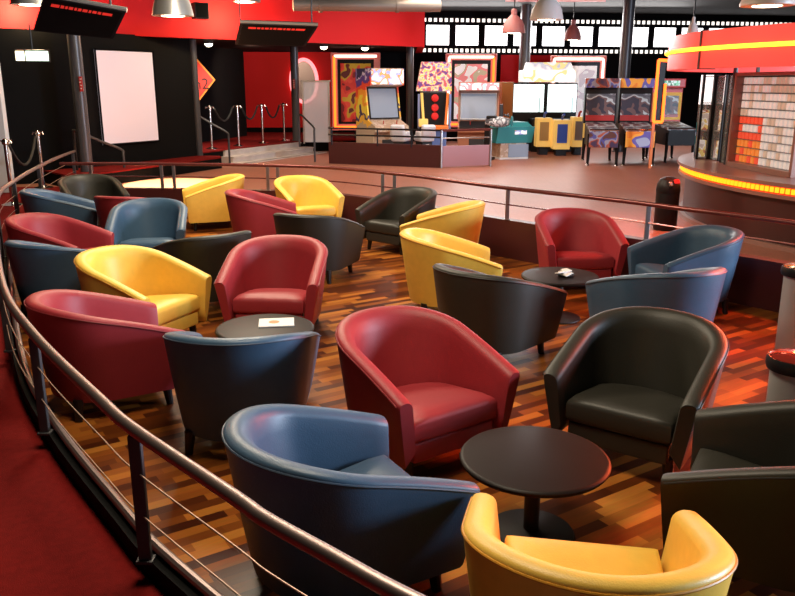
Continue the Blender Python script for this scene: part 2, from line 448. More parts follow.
# ------------------------------------------------------------ the tub chair
CW, CDF, CDB, CZB, CZA = .777, .416, .384, .688, .477
def rim_path(n_arm=7, n_arc=30):
    a = CW/2; pts = []
    for i in range(n_arm): pts.append((-a, -CDF + CDF*i/n_arm))
    for i in range(n_arc+1):
        t = PI - PI*i/n_arc; pts.append((a*math.cos(t), CDB*math.sin(t)))
    for i in range(1, n_arm+1): pts.append((a, -CDF*i/n_arm))
    return pts
def rim_z(y):
    s = max(0, min(1, (y + CDF)/(CDF + CDB)))
    return CZA + (CZB - CZA)*(1 - (1 - s)**1.4)
Z0 = .115
def build_chair(kind):
    lm = M[kind]
    t = thing('tub_chair', 'leather tub chair', 'armchair', (0, 0, 0))
    pts = rim_path(); n = len(pts)
    # normals in plan
    mb = MB(); bm = mb.bm; rows = []; seam = []
    TH = .088
    for i, (x, y) in enumerate(pts):
        x0, y0 = pts[max(i-1, 0)]; x1, y1 = pts[min(i+1, n-1)]
        tx, ty = x1-x0, y1-y0; l = math.hypot(tx, ty); nx, ny = ty/l, -tx/l     # pointing inwards (path runs -x > back > +x)
        if nx*x + ny*(y-.0) > 0 and abs(y) < .01: pass
        # make sure the normal points to the middle
        if nx*(0-x) + ny*(-.05-y) < 0: nx, ny = -nx, -ny
        z = rim_z(y)
        back = max(0, y/CDB)
        th = TH + .012*back
        # foot of the shell: drawn in
        kx = .83; fx = x*kx; fy = y*(.78 if y > 0 else .93)
        sec = []
        def P(d, zz, lean):   # d: distance inwards from outer skin ; lean: 0 foot .. 1 rim
            ox, oy = fx + (x-fx)*lean, fy + (y-fy)*lean
            return Vector((ox + nx*d, oy + ny*d, zz))
        for h in (0, .12, .35, .6, .8, 1.0):
            zz = Z0 + (z - .030 - Z0)*h
            sec.append(P(0, zz, h**.9))
        r = .036
        for d, dz in ((.0, -.016), (.004, -.007), (.012, -.001), (.028, .003), (.046, .003), (.062, -.002), (.075, -.010), (.084, -.022), (th, -.036)):
            sec.append(P(d, z + dz, 1.0))
        # inner skin goes down, wedge slightly
        for h in (.85, .6, .3, .1):
            zz = .17 + (z - r - .17)*h
            sec.append(P(th + (.012 + .055*min(1, back*1.6))*(1-h), zz, 1.0 - .34*(1-h)))
        rows.append([bm.verts.new(v) for v in sec])
        seam.append(P(-.002, z - .019, 1.0))
    for a, b in zip(rows, rows[1:]):
        for k in range(len(a)-1): bm.faces.new((a[k], a[k+1], b[k+1], b[k]))
    for k, row in ((0, rows[0]), (1, rows[-1])):
        # front of the arm: slightly domed cap
        ctr = Vector((sum(v.co.x for v in row)/len(row), row[0].co.y, 0))
        dup = [bm.verts.new(v.co + Vector(((ctr.x - v.co.x)*.16, -.014, (.32 - v.co.z)*.05))) for v in row]
        m_ = len(row)
        for q in range(m_-1): bm.faces.new((row[q], row[q+1], dup[q+1], dup[q]))
        bm.faces.new((row[-1], row[0], dup[0], dup[-1]))
        bm.faces.new(dup)
    # underside closing
    for a, b in zip(rows, rows[1:]): bm.faces.new((a[0], b[0], b[-1], a[-1]))
    mb.build('shell', lm, t, True, 50)
    # piping along the outer rim, down both arm fronts
    mb = MB(); mb.tube(seam, .0045, 6); mb.build('piping', PIPE[kind], t, True)
    # seat cushion: D-shaped pillow
    wi = CW/2 - TH - .006
    def outline(ins):
        o = []
        w = wi - ins - .028; f = -.392 + ins; bk = CDB - .20 - ins
        for i in range(7): o.append((-w + 2*w*i/6, f))
        for i in range(1, 5): o.append((w, f + (0 - f)*i/5))
        for i in range(0, 13): a = PI*i/12; o.append((w*math.cos(a), bk*math.sin(a)))
        for i in range(1, 5): o.append((-w, (f)*i/5))
        return o
    mb = MB(); bm = mb.bm; rings = []
    for ins, z in ((.018, .222), (.004, .232), (0, .25), (0, .315), (.006, .335), (.022, .347), (.07, .354), (.15, .358)):
        rings.append([bm.verts.new((x, y, z + (.006 if ins > .05 else 0) - .075*max(0, (y + .30)/.50)*(1 if z > .24 else .4))) for x, y in outline(ins)])
    for a, b in zip(rings, rings[1:]):
        m_ = len(a)
        for k in range(m_): bm.faces.new((a[k], a[(k+1) % m_], b[(k+1) % m_], b[k]))
    bm.faces.new(rings[0][::-1]); bm.faces.new(rings[-1])
    mb.build('seat_cushion', lm, t, True, 60)
    # front rail below the cushion
    mb = MB(); mb.box((0, -.355, .1675), (2*wi - .075, .045, .105), bev=.012, seg=3)
    mb.build('front_rail', lm, t, True, 50)
    # underside board that carries the cushion
    mb = MB(); mb.prism([(x*.86, y*.82, .125) for x, y in outline(.02)], (0, 0, .06)); mb.build('seat_base', 'legblack', t)
    for sx, sy in ((-1, -1), (1, -1), (-1, 1), (1, 1)):
        mb = MB(); px, py = sx*.245, (-.315 if sy < 0 else .19)
        mb.tube([(px + sx*.012, py + sy*.012, 0), (px, py, .13)], [.021, .030], 10)
        mb.build('leg', 'legblack', t, True)
    return t
proto = {}
GR = 'tub chairs'
def chair(kind, x, y, deg, label):
    if kind not in proto:
        proto[kind] = t = build_chair(kind)
        t.location = (x, y, 0); t.rotation_euler = (0, 0, R(deg)); t['label'] = label; t['group'] = kind + ' tub chairs'
        return t
    return copy_thing(proto[kind], (x, y, 0), R(deg), label)
chair('red', .068, 3.934, 36, 'large red tub chair facing the bare black table, beside the blue one')
chair('black', 1.306, 3.923, -35, 'black tub chair showing its whole seat, behind the bare black table')
chair('yellow', .586, 2.083, 170.5, 'yellow tub chair closest to the camera, seen from its back')
chair('blue', -.258, 2.722, 120, 'blue tub chair against the near handrail, open towards the bare black table')
chair('black', 1.55, 2.79, -120, 'black tub chair at the bottom right corner, seen over its arm')
chair('red', -1.805, 4.555, 121, 'dark red tub chair beside the left handrail, seen from its outer side')
chair('blue', -.845, 4.02, 180, 'blue tub chair with its back to us, in front of the table with the card')
chair('yellow', -1.97, 5.705, 66, 'yellow tub chair with open seat left of the table with the card')
chair('red', -.94, 6.06, -4, 'red tub chair facing us behind the table with the white card')
chair('black', -.841, 7.772, 160, 'black tub chair seen from behind with two legs showing, behind the red one facing us')
chair('red', -1.62, 9.20, 98, 'red tub chair in profile between the two far yellow chairs')
chair('yellow', -1.235, 10.43, 30, 'yellow tub chair facing us in front of the far balustrade')
chair('black', .07, 9.25, -41, 'black tub chair with open seat by the far balustrade')
chair('yellow', .54, 8.33, -106, 'yellow tub chair facing left, farther of the touching yellow pair')
chair('yellow', .405, 6.57, 92, 'yellow tub chair facing right, nearer of the touching yellow pair')
chair('black', .635, 5.39, 136, 'black tub chair seen from behind, in front of the ashtray table')
chair('red', 1.72, 7.55, 4, 'red tub chair facing us behind the table with the ashtray')
chair('blue', 2.56, 6.70, -81, 'blue tub chair right of the ashtray table, its seat open to the left')
chair('blue', 1.907, 5.44, 200, 'blue tub chair seen from behind at the right of the ashtray table')
chair('blue', -2.60, 8.2, 10, 'blue tub chair facing us in the left back group')
chair('red', -3.26, 7.34, 84, 'red tub chair by the left handrail, its side towards us, behind the dark blue one')
chair('blue', -2.77, 6.32, 152, 'dark blue tub chair behind the near yellow seat, seen from behind at the left edge')
chair('blue', -4.02, 9.28, 112, 'blue tub chair in profile at the far left, behind the red one')
chair('black', -4.1, 10.55, 35, 'black tub chair facing us at the far left end of the balustrade')
chair('red', -3.05, 8.98, 168, 'red tub chair mostly hidden behind the blue one facing us')
chair('yellow', -2.45, 10.68, -72, 'yellow tub chair seen from its side at the far left, facing left')
chair('black', -1.651, 6.699, -140, 'low dark tub chair between the near yellow seat and the red one facing us')

# ------------------------------------------------------------------- tables
def make_table():
    t = thing('round_table', 'table', 'table')
    MB().lathe([(0, .342), (.29, .342), (.311, .346), (.317, .354), (.317, .362), (.311, .369), (.30, .371), (0, .371)], n=56).build('tabletop', 'tabletop', t, True, 40)
    MB().lathe([(.034, .022), (.034, .33), (.11, .336), (.11, .3415)], n=24).build('column', 'tablemetal', t, True, 30)
    MB().lathe([(0, 0), (.185, 0), (.19, .006), (.185, .014), (.08, .024), (.036, .03), (0, .03)], n=40).build('base', 'tablemetal', t, True, 30)
    return t
tp = [on_z(534.5, 456, .371), on_z(265, 327, .371), on_z(560, 275, .371)]
tb = make_table(); tb.location = (tp[0].x, tp[0].y, 0)
tb['label'] = 'bare round black table in front of the large red chair'; tb['group'] = 'round lounge tables'
copy_thing(tb, (tp[1].x, tp[1].y, 0), 0, 'round dark table carrying a white card')
copy_thing(tb, (tp[2].x, tp[2].y, 0), 0, 'round dark table with an ashtray, in front of the far red chair')
# folded card on table 2
c = on_z(276.5, 323, .372)
t = thing('table_card', 'white card with orange print lying on the round table', 'card', c, R(8))
MB().box((0, 0, .004), (.23, .18, .008), bev=.002).build('sheet', 'paper', t)
MB().lathe([(0, 0), (.035, 0), (.035, .0006), (0, .0006)], (-.015, 0, .0082), 20).build('print', 'orangeprint', t)
c = on_z(566, 276, .372)
t = thing('ashtray', 'small ashtray with crumpled paper on the far round table', 'ashtray', c, R(10))
MB().lathe([(0, 0), (.06, 0), (.068, .006), (.07, .016), (.062, .016), (.055, .008), (0, .008)], n=24).build('dish', 'tabletop', t, True)
mb = MB()
for i in range(5):
    mb.box((random.uniform(-.05, .05), random.uniform(-.035, .035), .022 + i*.005), (.085, .055, .008), Matrix.Rotation(random.uniform(0, 3), 4, 'Z') @ Matrix.Rotation(random.uniform(-.3, .3), 4, 'X'))
mb.build('crumpled_paper', 'paper', t)

# --------------------------------------------------------- bins inside the pit
def steel_bin(u, v, z, label, lid):
    p = on_z(u, v, z)
    t = thing('ashtray_bin', label, 'bin', (p.x, p.y, 0), group='steel bins at the right')
    MB().lathe([(.125, 0), (.125, .02), (.105, .03), (.110, z-.09), (.11, z-.08)], n=36).build('body', 'binsteel', t, True, 30)
    MB().lathe([(.112, z-.085), (.128, z-.08), (.134, z-.06), (.132, z-.035), (.126, z-.02), (.122, z-.02), (.118, z-.05)], n=36).build('collar', 'blackplastic', t, True, 30)
    MB().lathe([(.118, z-.045), (.119, z-.018), (.09, z-.006), (.045, z), (0, z+.002)], n=32).build('lid', lid, t, True, 30)
    return t
steel_bin(803, 264, .70, 'steel ashtray bin at the right edge, farther of the two', 'chrome')
steel_bin(798, 353, .68, 'steel ashtray bin with red reflecting lid, nearer of the two', 'binlid')

# ------------------------------------------------------- walls and bulkhead
def vwall(name, pts, z0, z1, th, m):
    return struct(wallmesh(name, [Vector((p[0], p[1], 0)) for p in pts], z0, z1, th, m))
BL, BR_ = at(-25, 36, 13.8), at(421, 50, 20.0)
zb = 2.73
CEIL = 3.9
vwall('wall_bulkhead', [(BL.x - 2.0, BL.y - 1.2), (BL.x, BL.y), (BR_.x, BR_.y), (BR_.x + .05, 24.2)], zb, CEIL, .2, 'redwall')
def flatpoly(name, pts, z, th, m):
    o = MB().prism([(x, y, z) for x, y in pts], (0, 0, th)).build(name, m); return struct(o)
flatpoly('ceiling_soffit', [(BL.x - 2, BL.y - 1.0), (BL.x, BL.y + .1), (BR_.x - .05, BR_.y + .1), (BR_.x, 27), (-15, 27), (-15, BL.y)], zb + .02, .08, 'soffit')
flatpoly('ceiling', [(-16, -4), (16, -4), (16, 30), (-16, 30)], CEIL, .15, 'soffit')
# back wall (right part): black, with red panels and the film-strip frieze
WL, WR = Vector((at(333, 100, 23.9).x, 23.9, 0)), Vector((at(820, 30, 26.2).x + 4, 26.6, 0))
vwall('wall_back', [WL, WR], 0, CEIL, .2, 'blackwall')
wd = (WR - WL).normalized(); wn = Vector((wd.y, -wd.x, 0))      # towards the camera
def on_wall(u, v, off=.1):
    d = ray(u, v); o = Vector((0, 0, CAM_H)); q = WL + wn*off
    t = (q - o).dot(wn)/d.dot(wn); return o + d*t
def wall_rect(name, u0, v0, u1, v1, m, off=.13, th=.05, parent=None):
    a, b, c_, d_ = (on_wall(*k, off) for k in ((u0, v1), (u1, v1), (u1, v0), (u0, v0)))
    c_.z = d_.z = (c_.z + d_.z)/2; a.z = b.z = (a.z + b.z)/2
    c_.x, c_.y, d_.x, d_.y = b.x, b.y, a.x, a.y
    return MB().prism([a, b, c_, d_], -wn*th).build(name, m, parent)
struct(wall_rect('wall_red_panel', 498, 55, 551, 150, 'redwall', .14))
# frieze: black band with bright panes and rows of sprocket holes
def wall_s(u): return (on_wall(u, 40, .1) - WL).dot(wd)
def wall_pt(s, z, off): q = WL + wd*s + wn*off; return Vector((q.x, q.y, z))
FZ0, FZ1 = on_wall(420, 54, .1).z, on_wall(420, 16, .1).z
s0, s1 = wall_s(416), wall_s(835)
fr = MB(); fr.prism([wall_pt(s0, FZ0, .14), wall_pt(s1, FZ0, .14), wall_pt(s1, FZ1, .14), wall_pt(s0, FZ1, .14)], -wn*.06)
struct(fr.build('trim_film_frieze', 'blackwall'))
zp0, zp1 = on_wall(420, 45.5, .1).z, on_wall(420, 24.5, .1).z
pitch = (wall_s(600) - wall_s(428))/6.0
for i in range(16):
    a = wall_s(425.5) + pitch*i; b = a + pitch*.80
    if b > s1: break
    t = bpy.data.objects.new('window_%d' % (i+1), None); COL.objects.link(t); t.location = wall_pt((a+b)/2, zp0, .14); struct(t)
    l = t.location
    q = [wall_pt(a, zp0, .15) - l, wall_pt(b, zp0, .15) - l, wall_pt(b, zp1, .15) - l, wall_pt(a, zp1, .15) - l]
    MB().prism(q, -wn*.02).build('pane', 'window', t)
    mb = MB(); mb.tube(q, .02, 4, closed=True); mb.build('frame', 'blacktrim', t)
hp = pitch/5.5
mb = MB()
for z0_ in (on_wall(420, 52, .1).z, on_wall(420, 21.6, .1).z):
    k = 0
    while s0 + hp*(k+.9) < s1:
        a = s0 + hp*(k+.25); zz = z0_
        mb.prism([wall_pt(a, zz, .152), wall_pt(a + hp*.55, zz, .152), wall_pt(a + hp*.55, zz + .10, .152), wall_pt(a, zz + .10, .152)], -wn*.01); k += 1
struct(mb.build('trim_sprocket_holes', 'sprocket'))
# outer walls that close the hall
vwall('wall_left', [(-14.5, -3.5), (-14.5, 29)], 0, CEIL, .2, 'blackwall')
vwall('wall_right', [(14.5, -3.5), (14.5, 29)], 0, CEIL, .2, 'greywall')
vwall('wall_rear', [(-14.5, -3.5), (14.5, -3.5)], 0, CEIL, .2, 'greywall')
# ------------------------------------------- left side: stage, screen, steps
STG, PLT = .42, .47
SA, SB = at(78, 130, 14.25), at(195.5, 130, 16.75)        # black wall that holds the screen
vwall('wall_screen', [(SA.x - 1.6, SA.y - 1.0), (SA.x, SA.y), (SB.x, SB.y)], HALL, zb + .02, .16, 'blackwall')
sd = Vector((SB.x - SA.x, SB.y - SA.y, 0)).normalized(); sn = Vector((sd.y, -sd.x, 0))
def on_plane(u, v, P0, n, off):
    d = ray(u, v); o = Vector((0, 0, CAM_H)); q = Vector((P0.x, P0.y, 0)) + n*off
    return o + d*((q - o).dot(n)/d.dot(n))
q = [on_plane(*k, SA, sn, .11) for k in ((104, 147), (158.5, 139), (153.5, 51), (95, 50))]
zt, zl = (q[2].z + q[3].z)/2, (q[0].z + q[1].z)/2
xl, xr = (q[0] + q[3])/2, (q[1] + q[2])/2
t = thing('projection_screen', 'large blank pinkish white screen on the black wall behind the stage', 'screen', ((xl.x+xr.x)/2, (xl.y+xr.y)/2, zl))
l = t.location
cs = [Vector((xl.x, xl.y, zl)) - l, Vector((xr.x, xr.y, zl)) - l, Vector((xr.x, xr.y, zt)) - l, Vector((xl.x, xl.y, zt)) - l]
MB().prism(cs, -sn*.03).build('fabric', 'screen', t)
mb = MB(); mb.tube(cs, .025, 4, closed=True); mb.build('frame', 'blacktrim', t)
# edge post of the black wall
o = MB().lathe([(.075, PLT - .2), (.075, zb)], (SB.x + .06, SB.y - .05, 0), 20).build('pillar_edge', 'darksteel', None, True, 30); struct(o)
# stage
f0, f1 = on_z(118, 184, HALL), on_z(222, 168, HALL)
stage = [(f0.x - .5, f0.y - .75), (f0.x, f0.y), (f1.x, f1.y), (f1.x - .1, f1.y + .28), (SB.x + .02, SB.y - .12), (SA.x - .4, SA.y - .5), (f0.x - 1.3, f0.y + .1)]
struct(MB().prism([(x, y, HALL) for x, y in stage], (0, 0, STG - HALL - .02)).build('floor_stage', 'blacktrim'))
struct(MB().prism([(x, y, STG - .02) for x, y in stage], (0, 0, .025)).build('floor_stage_carpet', 'carpet'))
# raised platform with three pale steps
e0, e1 = on_z(192, 153.6, PLT), on_z(299, 141.5, PLT)
ed = Vector((e1.x - e0.x, e1.y - e0.y, 0)).normalized(); en = Vector((ed.y, -ed.x, 0))
plat = [(e0.x, e0.y), (e1.x, e1.y), (e1.x + .2, e1.y + .3), (e1.x + 2.2, e1.y + .9), (e1.x + 2.2, 24.3), (-14, 24.3), (-14, e0.y + 2.0), (e0.x - .2, SB.y + .3)]
struct(MB().prism([(x, y, HALL) for x, y in plat], (0, 0, PLT - HALL - .02)).build('floor_platform', 'blacktrim'))
struct(MB().prism([(x, y, PLT - .02) for x, y in plat], (0, 0, .024)).build('floor_platform_carpet', 'carpet'))
st = MB()
for k in range(3):
    zt_ = PLT - .003 - k*.12; dpt = .02 + .30*k
    a = Vector((e0.x, e0.y, HALL)) + ed*(1.0 - .1*k); b = Vector((e1.x, e1.y, HALL)) + ed*(.12*k)
    a.z = b.z = HALL - .006
    st.prism([a + en*(dpt - .30 if k else -.28), b + en*(dpt - .30 if k else -.28), b + en*(dpt + .02), a + en*(dpt + .02)], (0, 0, zt_ - HALL))
    st.prism([a + en*(dpt - .05) + Vector((0, 0, zt_ - HALL - .03)), b + en*(dpt - .05) + Vector((0, 0, zt_ - HALL - .03)), b + en*(dpt + .05) + Vector((0, 0, zt_ - HALL - .03)), a + en*(dpt + .05) + Vector((0, 0, zt_ - HALL - .03))], (0, 0, .03))
struct(st.build('floor_steps', 'stone'))
# walls on the platform
BA, BB = at(195, 130, 19.6), at(245, 130, 22.4)
vwall('wall_black_platform', [(BA.x - 2.5, BA.y - 1.2), (BA.x, BA.y), (BB.x, BB.y)], PLT, zb + .02, .12, 'blackwall')
RA, RB = at(236, 120, 24.0), at(336, 120, 24.0)
vwall('wall_red_platform', [(RA.x, 24.0), (RB.x, 24.0)], PLT, zb + .02, .12, 'redwall')
vwall('baseboard_platform', [(RA.x, 23.9), (RB.x, 23.9)], PLT, PLT + .14, .05, 'blacktrim')
vwall('wall_far_left', [(-14, 19.5), (BA.x - 2.5, BA.y - 1.2)], HALL, zb + .02, .12, 'blackwall')
vwall('wall_left_stage', [(-14, 15.2), (SA.x - 1.6, SA.y - 1.0)], HALL, zb + .02, .12, 'blackwall')

def text_mesh(txt, size, m, parent, mtx, name='lettering', ext=.004):
    cu = bpy.data.curves.new(name, 'FONT'); cu.body = txt; cu.size = size; cu.extrude = ext; cu.align_x = 'CENTER'; cu.align_y = 'CENTER'
    o = bpy.data.objects.new(name, cu); COL.objects.link(o)
    dg = bpy.context.evaluated_depsgraph_get(); me = bpy.data.meshes.new_from_object(o.evaluated_get(dg))
    bpy.data.objects.remove(o)
    me.materials.clear(); me.materials.append(M[m]); me.transform(mtx)
    r = bpy.data.objects.new(name, me); COL.objects.link(r); r.parent = parent
    return r
# red diamond sign on the black platform wall
bd = Vector((BB.x - BA.x, BB.y - BA.y, 0)).normalized(); bn = Vector((bd.y, -bd.x, 0))
bd, bn = Vector((1, 0, 0)), Vector((0, -1, 0))
top, bot, cx, tip = (at(*k, 18.6) for k in ((194, 52), (194, 107), (192.5, 79), (215, 78)))
cz = (top.z + bot.z)/2; hh = (top.z - bot.z)/2
sx_ = (tip.x - cx.x)/hh
t = thing('diamond_sign', 'red diamond shaped sign with black lettering on the black wall', 'sign', (cx.x, cx.y, cz))
def dia(s, bul=.0):
    o = []
    for i in range(4):
        a0, a1 = PI/2*i, PI/2*(i+1)
        p0, p1 = Vector((math.cos(a0), math.sin(a0))), Vector((math.cos(a1), math.sin(a1)))
        for k in range(5):
            f = k/5; p = p0.lerp(p1, f)*(1 - bul*math.sin(PI*f)); o.append(bd*p.x*s*sx_ + Vector((0, 0, p.y*s)))
    return o
MB().prism(dia(hh), -bn*.04).build('rim', 'signorange', t)
MB().prism([p + bn*.012 for p in dia(hh*.93)], -bn*.03).build('panel', 'signred', t)
fm = Matrix((( bd.x, 0, bn.x, 0), (bd.y, 0, bn.y, 0), (0, 1, 0, 0), (0, 0, 0, 1)))
text_mesh('n2', .34, 'signblack', t, Matrix.Translation(bn*.016 + Vector((0, 0, -.10)) + bd*.20) @ fm)
# neon ring behind the glass panel
rc = at(304, 81, 23.85)
mb = MB(); mb.tube([Vector((.38*math.cos(2*PI*i/32), 0, .60*math.sin(2*PI*i/32))) for i in range(32)], .05, 8, closed=True)
t = thing('ring_sign', 'oval pink neon ring on the red wall behind the glass panel', 'sign', rc)
mb.build('neon_tube', 'neonring', t, True)
MB().lathe([(0, 0), (.34, 0), (.34, .02), (0, .02)], (0, .03, 0), 32, rot=Matrix.Rotation(PI/2, 4, 'X') @ Matrix.Diagonal((1, 1.6, 1, 1))).build('disc', 'grey', t)

def pillar(name, label, u, v, Y, z0, z1, r, m):
    p = at(u, v, Y)
    o = MB().lathe([(r*1.25, z0), (r*1.25, z0 + .02), (r, z0 + .03), (r, z1)], (0, 0, -z0), 24).build(name, m, None, True, 30)
    o.location = (p.x, p.y, z0); return struct(o)
pillar('pillar_stage', '', 81, 110, 13.6, HALL, 3.88, .105, 'pillar')
pillar('pillar_steps', '', 295.5, 100, e1.y + .25, PLT, 3.88, .10, 'pillar')
pillar('pillar_hall', '', 410, 70, 20.3, HALL, CEIL, .09, 'pillar')
pillar('pillar_hall', '', 525, 50, 22.3, HALL, CEIL, .15, 'pillar')
pillar('pillar_hall', '', 626, 50, 20.6, HALL, CEIL, .14, 'pillar')
def pillar_label(u, v, Y, label):
    p = at(u, v, Y)
    t = thing('pillar_label', label, 'sign', p, group='labels on pillars')
    MB().box((0, 0, 0), (.055, .02, .24), bev=.004).build('plate', 'redplastic', t)
    for i in range(4): MB().box((random.uniform(-.006, .006), -.011, .08 - .05*i), (.03, .004, .014)).build('print', 'paper', t)
pillar_label(81, 84, 13.48, 'small red and white label on the stage pillar')
pillar_label(294, 84, e1.y + .13, 'small red and white label on the pillar by the steps')
flatpoly('ceiling_red_reflection', [(at(505, 0, 16).x, 15.5), (at(605, 0, 16).x, 15.5), (at(605, 8, 20.2).x, 20.2), (at(505, 8, 20.2).x, 20.2)], CEIL - .12, .1, 'redwall')  # red sheet added to stand for the red reflection on the ceiling
# stanchions and ropes
STN = []
def stanchion(p, label, h=.92):
    if STN: t = copy_thing(STN[0], p, 0, label)
    else:
        t = thing('stanchion', label, 'barrier post', p, group='chrome rope stanchions')
        MB().lathe([(0, 0), (.15, 0), (.15, .012), (.06, .035), (.03, .05)], n=24).build('base', 'chrome', t, True, 30)
        MB().lathe([(.027, .03), (.027, h - .07), (.035, h - .06)], n=14).build('pole', 'chrome', t, True, 30)
        mb = MB(); mb.lathe([(.04, h-.07), (.045, h-.04), (.04, h-.01), (.02, h+.012), (0, h+.015)], n=14)
        for a in (0, PI): mb.tube([(.03*math.cos(a), .03*math.sin(a), h-.03), (.075*math.cos(a), .075*math.sin(a), h-.015), (.09*math.cos(a), .09*math.sin(a), h-.05)], .012, 6)
        mb.build('cap', 'chrome', t, True, 40)
    STN.append(t); return t
def rope(a, b, h, sag, label):
    pts = []
    for i in range(15):
        f = i/14; p = a.lerp(b, f); pts.append(Vector((p.x, p.y, p.z + h - sag*4*f*(1-f))))
    o = Vector(pts[0]); MBo = MB().tube([p - o for p in pts], .020, 8).build('rope', 'rope', None, True); MBo.location = o
    tag(MBo, label, 'rope', 'black ropes between the stanchions')
sp_ = [on_z(212, 149, PLT + .004), on_z(239, 146, PLT + .004), on_z(263, 143.2, PLT + .004), on_z(284.5, 140.8, PLT + .004)]
for p, l in zip(sp_, ('chrome stanchion on the platform right below the diamond sign', 'chrome stanchion on the platform in front of the black wall edge', 'chrome stanchion on the platform against the middle of the red wall', 'chrome stanchion on the platform next to the grey pillar')): stanchion(p, l)
for i, l in enumerate(('sagging black rope on the platform in front of the black wall', 'sagging black rope where the black wall meets the red wall', 'sagging black rope against the red wall beside the pillar')): rope(sp_[i] + Vector((.105, 0, 0)), sp_[i+1] - Vector((.105, 0, 0)), .87, .28, l)
ls = [on_z(13, 205, HALL + .006), on_z(44, 188, HALL + .006), on_z(77, 171, HALL + .006)]
for p, l in zip(ls, ('chrome stanchion at the left edge of the photo beside the curved handrail', 'tall chrome stanchion on the red carpet beyond the left handrail', 'chrome stanchion beside the stage pillar')): stanchion(p, l)
rope(ls[0] + Vector((0, .1, 0)), ls[1] - Vector((0, .1, 0)), .84, .36, 'black rope hanging between the two left stanchions')
# bent pipe handrails
def pipe_rail(label, pts, r=.022):
    o = Vector(pts[0]); ob = MB().tube([p - o for p in spline(pts, 4)], r, 8).build('pipe_handrail', 'darksteel', None, True); ob.location = o
    tag(ob, label, 'handrail', 'bent pipe handrails')
def bent(u0, v0, u1, v1, uf, vf, z0, z1, label, top_foot=True, dy=.75):
    foot = on_z(uf, vf, z0); Y1 = foot.y; b = at(u1, v1, Y1); Y0 = Y1 + dy; a = at(u0, v0, Y0)
    pts = [foot, Vector((foot.x, foot.y, (b.z+z0)/2)), Vector((foot.x, foot.y, b.z - .08)), b + Vector((-.03, .03, .01)), a.lerp(b, .5), a]
    if top_foot: pts += [Vector((a.x - .06, a.y + .04, a.z - .1)), Vector((a.x - .06, a.y + .04, z1))]
    pipe_rail(label, pts)
bent(198, 116, 228, 133, 230, 166, HALL, PLT, 'bent grey pipe handrail left of the pale steps')
bent(301, 115, 315, 128, 315, 162, HALL, PLT, 'bent grey pipe handrail right of the pale steps')
bent(76, 131, 122, 150, 125.5, 180, HALL, HALL, 'bent grey pipe handrail in front of the stage pillar', dy=-.5)
# frosted glass partition by the pillar
p = at(316, 100, 19.4)
t = thing('glass_partition', 'frosted grey glass partition beside the grey pillar', 'partition', (p.x, p.y, PLT))
MB().box((0, 0, .74), (.58, .02, 1.40)).build('pane', 'smoke', t)
MB().box((0, 0, 1.46), (.70, .05, .04), bev=.01).build('top_rail', 'steel', t)
for sx in (-1, 1): MB().box((sx*.31, 0, .73), (.035, .035, 1.46)).build('post', 'steel', t)
# white pilaster at the far left edge and the lit exit sign
p = at(3, 100, 12.6)
struct(MB().box((p.x - .25, p.y, 1.2), (.5, .12, 2.0), bev=.01).build('trim_pilaster', 'white'))
p = at(33, 56, 12.9)
t = thing('exit_sign', 'glowing white and green exit sign under the red bulkhead', 'sign', p, R(10))
MB().box((0, 0, 0), (.50, .07, .19), bev=.01).build('housing', 'blackplastic', t)
MB().box((.07, -.037, 0), (.33, .01, .145)).build('panel', 'exitwhite', t)
MB().box((-.18, -.037, 0), (.13, .01, .145)).build('arrow_panel', glow('warm lit panel', (1, .9, .6), 2.5), t)
MB().tube([(0, 0, .09), (0, 0, zb + .03 - p.z)], .012, 6).build('hanger', 'blackplastic', t)

# ---------------------------------------------------------- lamps and screens
def pendant(u, v, Y, r, m, label, kind='dome', shape=1.0):
    p = at(u, v, Y)
    t = thing('pendant_lamp', label, 'lamp', p, group='pendant lamps')
    h = r*1.25*shape
    if kind == 'dome': pr = [(r, 0), (r*.99, h*.12), (r*.90, h*.38), (r*.70, h*.62), (r*.42, h*.80), (r*.26, h*.88), (r*.26, h*1.12), (r*.16, h*1.18), (0, h*1.18)]
    elif kind == 'cone': pr = [(r, 0), (r*.92, h*.25), (r*.62, h*.85), (r*.52, h*1.15), (0, h*1.18)]
    else: pr = [(r, 0), (r*1.02, h*.1), (r*.95, h*.25), (r*.3, h*.3), (r*.2, h*.6), (0, h*.6)]
    mb = MB(); n = 28; inner = [(a*.95, b - .004) for a, b in pr[:-1]][::-1]
    mb.lathe(pr, n=n); mb.build('lamp_shade', m, t, True, 40)
    MB().lathe([(0, -.03*r), (r*.5, -.02*r), (r*.62, .004), (0, .01)], n=18).build('bulb', 'bulb', t, True)
    MB().tube([(0, 0, pr[-1][1]*.98), (0, 0, CEIL - p.z)], .012, 6).build('cord', 'blackplastic', t)
    return t
pendant(173, 16, 9.6, .235, 'lampsteel', 'aluminium pendant lamp hanging before the red bulkhead', 'cone', 1.3)
pendant(513.5, 33, 17, .235, 'lamppink', 'salmon pendant lamp left of the biggest one', 'dome', 1.35)
pendant(546.5, 20, 12.3, .24, 'lampwhite', 'biggest white pendant lamp in front of the film strip windows', 'dome', 1.25)
pendant(572.5, 40, 21.0, .22, 'lamppink', 'small salmon pendant lamp right of the biggest one', 'dome', 1.5)
pendant(692, 38, 13.4, .10, 'lampwhite', 'tiny pale pendant lamp above the left end of the kiosk canopy', 'dome', 2.2)
pendant(767, 6, 7.7, .235, 'lampwhite', 'flat wide pendant lamp at the top right corner', 'flat', .8)
pendant(247, 2, 14.8, .24, 'lampsteel', 'pendant lamp lighting the red bulkhead above the right-hand hanging television', 'cone', .9)
pendant(31, 5, 11.2, .26, 'lampsteel', 'glowing pendant lamp beside the left-hand hanging television', 'cone', 1.0)
